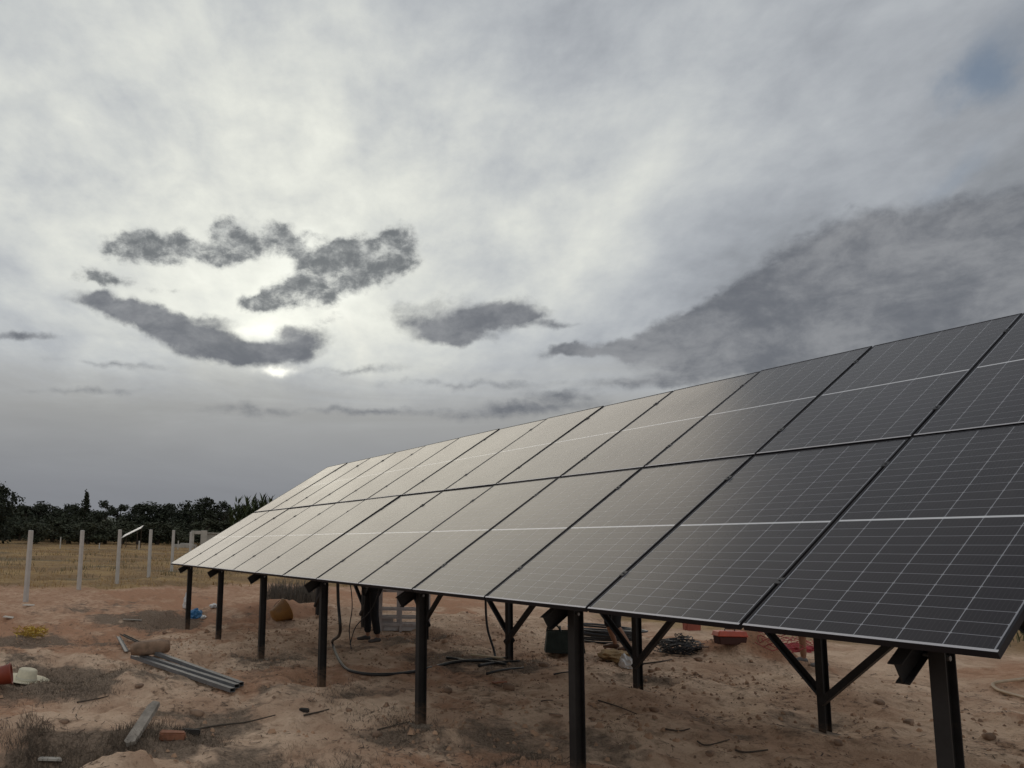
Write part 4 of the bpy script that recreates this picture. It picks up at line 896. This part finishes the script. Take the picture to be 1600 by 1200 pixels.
for x, y, z in zip(X, Y, Z):
    s = cg_.uniform(.012, .034)*(1+1.0*(cg_.random() > .95)); q = [Vector((x, y, z+s*.25)) + Vector(cg_.normal(size=3)).normalized()*s*cg_.uniform(.6, 1.1) for _ in range(2)]
    a = cg_.uniform(0, 6.28); ring = [Vector((x+s*cg_.uniform(.7, 1.2)*math.cos(a+k*1.2566), y+s*cg_.uniform(.7, 1.2)*math.sin(a+k*1.2566), z-.004)) for k in range(5)]
    rin2 = [Vector((v.x*.45+x*.55, v.y*.45+y*.55, z+s*cg_.uniform(.45, .95))) for v in ring]
    cl.add(ring+rin2, [(k, (k+1) % 5, 5+(k+1) % 5, 5+k) for k in range(5)]+[(5, 6, 7, 8, 9)])
tag(cl.build('clods', mat('broken soil clods', (.36, .225, .145), .95, var=.35, vscale=3)), 'broken clods of dug earth on the bare soil', 'soil', kind='stuff')
fl = MB(); NF = 42000; X = cg_.uniform(1, 15.8, NF); Y = cg_.uniform(-4.5, 8, NF)
keep = fbm(X/0.9, Y/0.6, 223, 4, .6) + cg_.uniform(-.45, .35, NF) > 0.12; X, Y = X[keep], Y[keep]; Z = terrain(X, Y)
for x, y, z in zip(X, Y, Z):
    a = cg_.uniform(0, 6.28); ln = cg_.uniform(.01, .045)*(1+1.6*(cg_.random() > .94)); wd = cg_.uniform(.002, .007); c1, s1 = math.cos(a), math.sin(a); t0, t1 = cg_.uniform(-.004, .012, 2)
    fl.add([(x-c1*ln-s1*wd, y-s1*ln+c1*wd, z+.004+t0), (x-c1*ln+s1*wd, y-s1*ln-c1*wd, z+.004+t0), (x+c1*ln+s1*wd, y+s1*ln-c1*wd, z+.004+t1), (x+c1*ln-s1*wd, y+s1*ln+c1*wd, z+.006+t1)], [(0, 1, 2, 3)])
tag(fl.build('twig_litter', mat('twig litter', (.115, .078, .055), .95, var=.6, vscale=4)), 'fine twig and straw litter strewn over the sand', 'litter', kind='stuff')
def blades(name, spots, m, label, n_per, h, wd, spread, lean=.6):
    mb_ = MB(); rg = np.random.default_rng(len(spots)+n_per)
    XS = np.repeat(np.array([s[0] for s in spots]), n_per)+rg.normal(0, 1, len(spots)*n_per)*spread; YS = np.repeat(np.array([s[1] for s in spots]), n_per)+rg.normal(0, 1, len(spots)*n_per)*spread
    ZS = terrain(XS, YS); HS = rg.uniform(h*.4, h, len(XS)); AZ = rg.uniform(0, 6.28, len(XS)); LN = rg.uniform(.1, lean, len(XS))*HS; A2 = rg.uniform(0, 3.14, len(XS))
    for x, y, z, hh, a, l_, a2 in zip(XS, YS, ZS, HS, AZ, LN, A2):
        wx, wy = math.cos(a2)*wd, math.sin(a2)*wd; ex, ey = math.cos(a)*l_, math.sin(a)*l_
        mb_.add([(x-wx, y-wy, z-.01), (x+wx, y+wy, z-.01), (x+ex*.4+wx*.7, y+ey*.4+wy*.7, z+hh*.6), (x+ex*.4-wx*.7, y+ey*.4-wy*.7, z+hh*.6), (x+ex, y+ey, z+hh)], [(0, 1, 2, 3), (3, 2, 4)])
    return tag(mb_.build(name, m), label, 'grass', kind='stuff')
dryd = mat('dead grey weeds', (0.115, 0.088, 0.066), 0.95, var=.4, vscale=2); dryy = mat('dry straw grass', (0.40, 0.26, 0.12), 0.95, var=.35, vscale=.6); grn = mat('dull green weeds', (0.095, 0.095, 0.045), 0.9, var=.35, vscale=.7)
def near_px(lst, n, jx, jy):
    o = []
    for u, v in lst:
        for k in range(n):
            p_ = plane_at(u+random.gauss(0, jx), v+random.gauss(0, jy)); o.append((p_.x, p_.y))
    return o
blades('dry_weeds', near_px([(60, 1150), (90, 1165), (140, 1150), (185, 1140), (215, 1125), (50, 1135), (160, 1165)], 22, 16, 8), dryd, 'dark dead weeds growing in and around the dug pit', 26, .10, .0025, .07, 1.6)
blades('dry_straw', near_px([(110, 1040), (60, 1035), (160, 1045), (225, 965), (430, 1022), (630, 1122), (500, 1180), (380, 1175), (260, 1090), (830, 1170), (60, 1150), (180, 1140), (100, 985), (30, 985), (450, 1150), (720, 1130), (980, 1150)], 12, 26, 8), mat('bleached straw', (.27, .20, .14), .95, var=.4, vscale=3), 'bleached flattened straw on the sand', 14, .05, .0025, .15, 2.6)
blades('dry_litter', near_px([(110, 1040), (60, 1035), (160, 1045), (140, 1060), (90, 1055), (30, 1025), (190, 1030), (225, 965), (240, 975), (430, 1022), (400, 1015), (630, 1122), (610, 1110), (530, 1072), (500, 1180), (560, 1178), (790, 1045), (830, 1170), (290, 1125), (300, 1120), (680, 1004)], 14, 22, 7), dryd, 'flattened dark weeds and litter on the sand', 26, .055, .0028, .15, 2.4)
fs = []
while len(fs) < 2600:
    x, y = -9-60*random.random()**1.3, random.uniform(-16, 40)
    fs.append((x, y))
blades('field_grass', fs, dryy, 'dry straw coloured grass of the field beyond the fence', 9, .17, .012, .30, 1.2)
fs = []
while len(fs) < 900:
    x, y = random.uniform(-10, 16), random.uniform(12.5, 34); fs.append((x, y))
fs += [(random.uniform(-34, -14), random.uniform(-9, 12)) for _ in range(130)]
blades('green_weeds', fs, grn, 'dull green weeds growing in the field behind the array', 9, .28, .010, .30, .8)
fs = [(p_.x, p_.y) for p_ in (plane_at(random.uniform(424, 500), random.uniform(932, 938), .25) for _ in range(170))]
blades('dry_reeds', fs, mat('grey dry stalks', (.135, .115, .095), .95, var=.3, vscale=1.0), 'grey row of dry upright stalks behind the ochre tub', 9, .55, .008, .14, .5)

# ---------------------------------------------------------------- people
skinm = mat('skin', (0.30, 0.155, 0.095), 0.55, var=.1, vscale=6); hairm = mat('black hair', (0.012, 0.010, 0.009), 0.7)
def skin_mesh(verts, edges, radii, m, name, sub=2, root=0):
    me = bpy.data.meshes.new(name); me.from_pydata([tuple(v) for v in verts], edges, []); o = bpy.data.objects.new(name, me); col.objects.link(o)
    o.modifiers.new('skin', 'SKIN'); sv = me.skin_vertices[0].data
    for i, r_ in enumerate(radii):
        sv[i].radius = r_ if isinstance(r_, tuple) else (r_, r_); sv[i].use_root = (i == root)
    sm = o.modifiers.new('sub', 'SUBSURF'); sm.levels = sub; sm.render_levels = sub
    dg = bpy.context.evaluated_depsgraph_get(); res = bpy.data.meshes.new_from_object(o.evaluated_get(dg)); res.name = name
    bpy.data.objects.remove(o); res.materials.clear(); res.materials.append(m); res.polygons.foreach_set('use_smooth', [True]*len(res.polygons)); return res
def ellipsoid(mb_, c_, r_, n=14, k=9, M=None):
    pr = [(max(1e-4, math.sin(math.pi*i/k)), -math.cos(math.pi*i/k)) for i in range(k+1)]
    Mx = Matrix.Translation(c_) @ (M or Matrix.Identity(4)) @ Matrix.Diagonal((*r_, 1)); mb_.lathe(pr, n, Mx)
def person(label, loc, rz, J, shirt, legs, leg_len, shoe, group=None):
    """J: joints in the body's own frame, facing -y; leg_len 0..1: how far down the legs the cloth reaches."""
    o = thing('person', label, 'person', loc, rz, group)
    V = {k: Vector(v) for k, v in J.items()}
    names = ['pelvis', 'waist', 'chest', 'neck', 'headb', 'hipL', 'kneeL', 'ankL', 'toeL', 'hipR', 'kneeR', 'ankR', 'toeR', 'shL', 'elL', 'wrL', 'shR', 'elR', 'wrR']
    idx = {n_: i for i, n_ in enumerate(names)}
    E_ = [('pelvis', 'waist'), ('waist', 'chest'), ('chest', 'neck'), ('neck', 'headb')] + [e for s in 'LR' for e in (('pelvis', 'hip'+s), ('hip'+s, 'knee'+s), ('knee'+s, 'ank'+s), ('ank'+s, 'toe'+s), ('chest', 'sh'+s), ('sh'+s, 'el'+s), ('el'+s, 'wr'+s))]
    rad = dict(pelvis=(.14, .10), waist=(.125, .095), chest=(.15, .10), neck=.055, headb=.055, hip=.082, knee=.055, ank=.040, toe=.036, sh=.055, el=.042, wr=.028)
    body = skin_mesh([V[n_] for n_ in names], [(idx[a], idx[b_]) for a, b_ in E_], [rad.get(n_) or rad[n_[:-1]] for n_ in names], skinm, 'body')
    bm = bmesh.new(); bm.from_mesh(body)
    for s in 'LR':                                   # hands: palm and five bent fingers
        wv = V['wr'+s]; f = (wv-V['el'+s]).normalized(); side = Vector((1, 0, 0)) if abs(f.x) < .8 else Vector((0, 0, 1)); thumb = Vector((0, -1, 0)); thumb = (thumb-f*thumb.dot(f)).normalized(); nrm = f.cross(thumb)
        sg = -1 if s == 'L' else 1; nrm = nrm*sg
        def addm(me_):
            bm.from_mesh(me_); bpy.data.meshes.remove(me_)
        addm(skin_mesh([wv, wv+f*.05, wv+f*.09], [(0, 1), (1, 2)], [(.030, .018), (.040, .017), (.038, .015)], skinm, 'palm', 1))
        for q, (off, ln) in enumerate(((.030, .072), (.010, .082), (-.010, .076), (-.030, .060))):
            b0_ = wv+f*.085+thumb*off; k1 = b0_+f*ln*.45-nrm*ln*.10; k2 = k1+f*ln*.3-nrm*ln*.22; k3 = k2+f*ln*.18-nrm*ln*.25
            addm(skin_mesh([b0_, k1, k2, k3], [(0, 1), (1, 2), (2, 3)], [.0095, .009, .008, .007], skinm, 'finger', 1))
        t0_ = wv+f*.03+thumb*.03; t1_ = t0_+f*.03+thumb*.025-nrm*.01; t2_ = t1_+f*.03+thumb*.008-nrm*.012
        addm(skin_mesh([t0_, t1_, t2_], [(0, 1), (1, 2)], [.012, .0105, .009], skinm, 'thumb', 1))
    # head with nose, ears, mouth
    hd = V['headb']; up_ = (V['headb']-V['neck']).normalized(); face = Vector((0, -1, 0)); face = (face-up_*face.dot(up_)).normalized(); lat = up_.cross(face)
    HM = Matrix((lat, -face, up_)).transposed().to_4x4()
    hc_ = hd+up_*.075+face*.015
    mbh = MB(); ellipsoid(mbh, hc_, (.075, .092, .115), 18, 12, HM); ellipsoid(mbh, hc_-up_*.06+face*.03, (.052, .058, .055), 14, 9, HM)
    ellipsoid(mbh, hc_+face*.092-up_*.015, (.013, .02, .024), 10, 7, HM)
    for sg in (-1, 1): ellipsoid(mbh, hc_+lat*.077*sg-up_*.01, (.010, .022, .032), 10, 7, HM); ellipsoid(mbh, hc_+face*.083+lat*.032*sg+up_*.022, (.017, .010, .008), 10, 6, HM)
    ellipsoid(mbh, hc_+face*.086-up_*.055, (.024, .008, .007), 10, 6, HM)
    hm_ = mbh.mesh('head'); bm.from_mesh(hm_); bpy.data.meshes.remove(hm_)
    bm.to_mesh(body); bm.free(); body.polygons.foreach_set('use_smooth', [True]*len(body.polygons)); obj('body', body, o)
    mbe = MB()
    for sg in (-1, 1): ellipsoid(mbe, hc_+face*.0875+lat*.032*sg+up_*.020, (.009, .006, .005), 8, 6, HM)
    mbe.build('eyes', hairm, o, True)
    mbr = MB(); ellipsoid(mbr, hc_+up_*.022-face*.018, (.083, .092, .107), 18, 12, HM); mbr.build('hair', hairm, o, True)
    # shirt with short sleeves
    sl_ = lambda a, b_, t: V[a].lerp(V[b_], t)
    sv = [sl_('pelvis', 'waist', -.45), V['waist'], V['chest'], sl_('chest', 'neck', .75)] + [x for s in 'LR' for x in (V['sh'+s], sl_('sh'+s, 'el'+s, .75))]
    obj('shirt', skin_mesh(sv, [(0, 1), (1, 2), (2, 3), (2, 4), (4, 5), (2, 6), (6, 7)], [(.168, .128), (.150, .116), (.168, .118), .075, .072, .066, .072, .066], shirt, 'shirt'), o)
    tv = [sl_('pelvis', 'waist', .2)]; te = []; tr_ = [(.152, .114)]
    for s in 'LR':
        k0 = len(tv); tv.append(V['hip'+s]); tr_.append(.098); te.append((0, k0))
        if leg_len > .5:
            tv += [V['knee'+s], sl_('knee'+s, 'ank'+s, (leg_len-.5)*2)]; tr_ += [.080, .068]; te += [(k0, k0+1), (k0+1, k0+2)]
        else:
            tv += [sl_('hip'+s, 'knee'+s, leg_len)]; te += [(k0, k0+1)]; tr_ += [.092]
            tv += [sl_('hip'+s, 'knee'+s, leg_len*2)]; te += [(k0+1, k0+2)]; tr_ += [.094]
    obj('trousers', skin_mesh(tv, te, tr_, legs, 'trousers'), o)
    for s in 'LR':                                   # shoes
        a, t_ = V['ank'+s], V['toe'+s]; d = t_-a; d.z = 0; d.normalize(); bk_ = a-d*.06; z_ = min(a.z, t_.z)-.03
        sv = [Vector((bk_.x, bk_.y, z_+.035)), Vector((a.x, a.y, z_+.06))+d*.01, Vector((t_.x, t_.y, z_+.035))-d*.03, Vector((t_.x, t_.y, z_+.028))+d*.05]
        obj('shoe', skin_mesh(sv, [(0, 1), (1, 2), (2, 3)], [(.044, .036), (.050, .052), (.054, .034), (.044, .026)], shoe, 'shoe'), o)
    return o
def stand(h=1.72, sp=.11, fl=(0, 0), fr=(0, 0), lean=0.0, hands=((-.30, -.05, .86), (.30, -.05, .86)), kb=0.0, drop=0.0):
    s = h/1.72; z = lambda v: v*s-drop
    J = dict(pelvis=(0, 0, z(.96)), waist=(0, -.03-lean*.25, z(1.10)), chest=(0, -.02-lean, z(1.34)-lean*.35), neck=(0, -.02-lean*1.35, z(1.50)-lean*.6), headb=(0, -.045-lean*1.55, z(1.58)-lean*.75))
    for sg, nm, ft in ((-1, 'L', fl), (1, 'R', fr)):
        J['hip'+nm] = (sg*.095, 0, z(.90)); J['ank'+nm] = (sg*sp+ft[0], .03+ft[1], .085*s); J['toe'+nm] = (sg*(sp+.03)+ft[0], -.12+ft[1], .045*s)
        J['knee'+nm] = ((J['hip'+nm][0]+J['ank'+nm][0])/2, (J['ank'+nm][1])/2-.03-kb, z(.49)+drop*.55)
        J['sh'+nm] = (sg*.19, -.01-lean*1.1, z(1.43)-lean*.42)
        hx, hy, hz_ = hands[0 if sg < 0 else 1]; J['wr'+nm] = (hx, hy-lean*.8, hz_*s-drop); a = Vector(J['sh'+nm]); b_ = Vector(J['wr'+nm]); mid = (a+b_)/2; gapl = max(0, .58-(b_-a).length)
        J['el'+nm] = (mid.x+sg*(.05+gapl*.35), mid.y+gapl*.35+.03, mid.z)
    return J
blk = mat('black cloth', (0.010, 0.010, 0.012), 0.9, var=.3, vscale=6, bump=.3, bscale=14); shirt1 = mat('grey cloth', (0.16, 0.16, 0.17), 0.9, bump=.3, bscale=14); shirt2 = mat('navy cloth', (0.03, 0.04, 0.07), 0.9, bump=.3, bscale=14)
shoem = mat('grey sandal', (0.075, 0.065, 0.06), 0.7, var=.2); brn = mat('brown sandal', (0.10, 0.05, 0.03), 0.7); gsh = mat('grey shoe', (0.14, 0.13, 0.13), 0.75)
cr = math.atan2(rgt.y, rgt.x)                        # bearing of the photo's right-hand side
p1 = at(580, 1004); person('person standing under the array in black trousers and dark shoes', p1, R(-6), stand(1.74, .15, (-.02, -.03), (.02, .03), hands=((-.30, -.16, 1.25), (.30, -.14, 1.3))), shirt1, blk, .93, shoem)
p2 = at(966, 1017); person('bare legged person in dark shorts leaning over the hose coil', p2, R(-40), stand(1.70, .10, (-.02, -.05), (.0, .14), lean=.42, hands=((-.22, -.32, .78), (.22, -.30, .80)), kb=.10, drop=.10), shirt2, blk, .62, brn)
p3 = at(1268, 1042); person('bare legged person in grey shoes standing behind the sixth rear post', p3, R(-30), stand(1.74, .12, (-.03, -.05), (.03, .06), hands=((-.28, -.20, 1.1), (.28, -.18, 1.12))), shirt1, blk, .42, gsh)
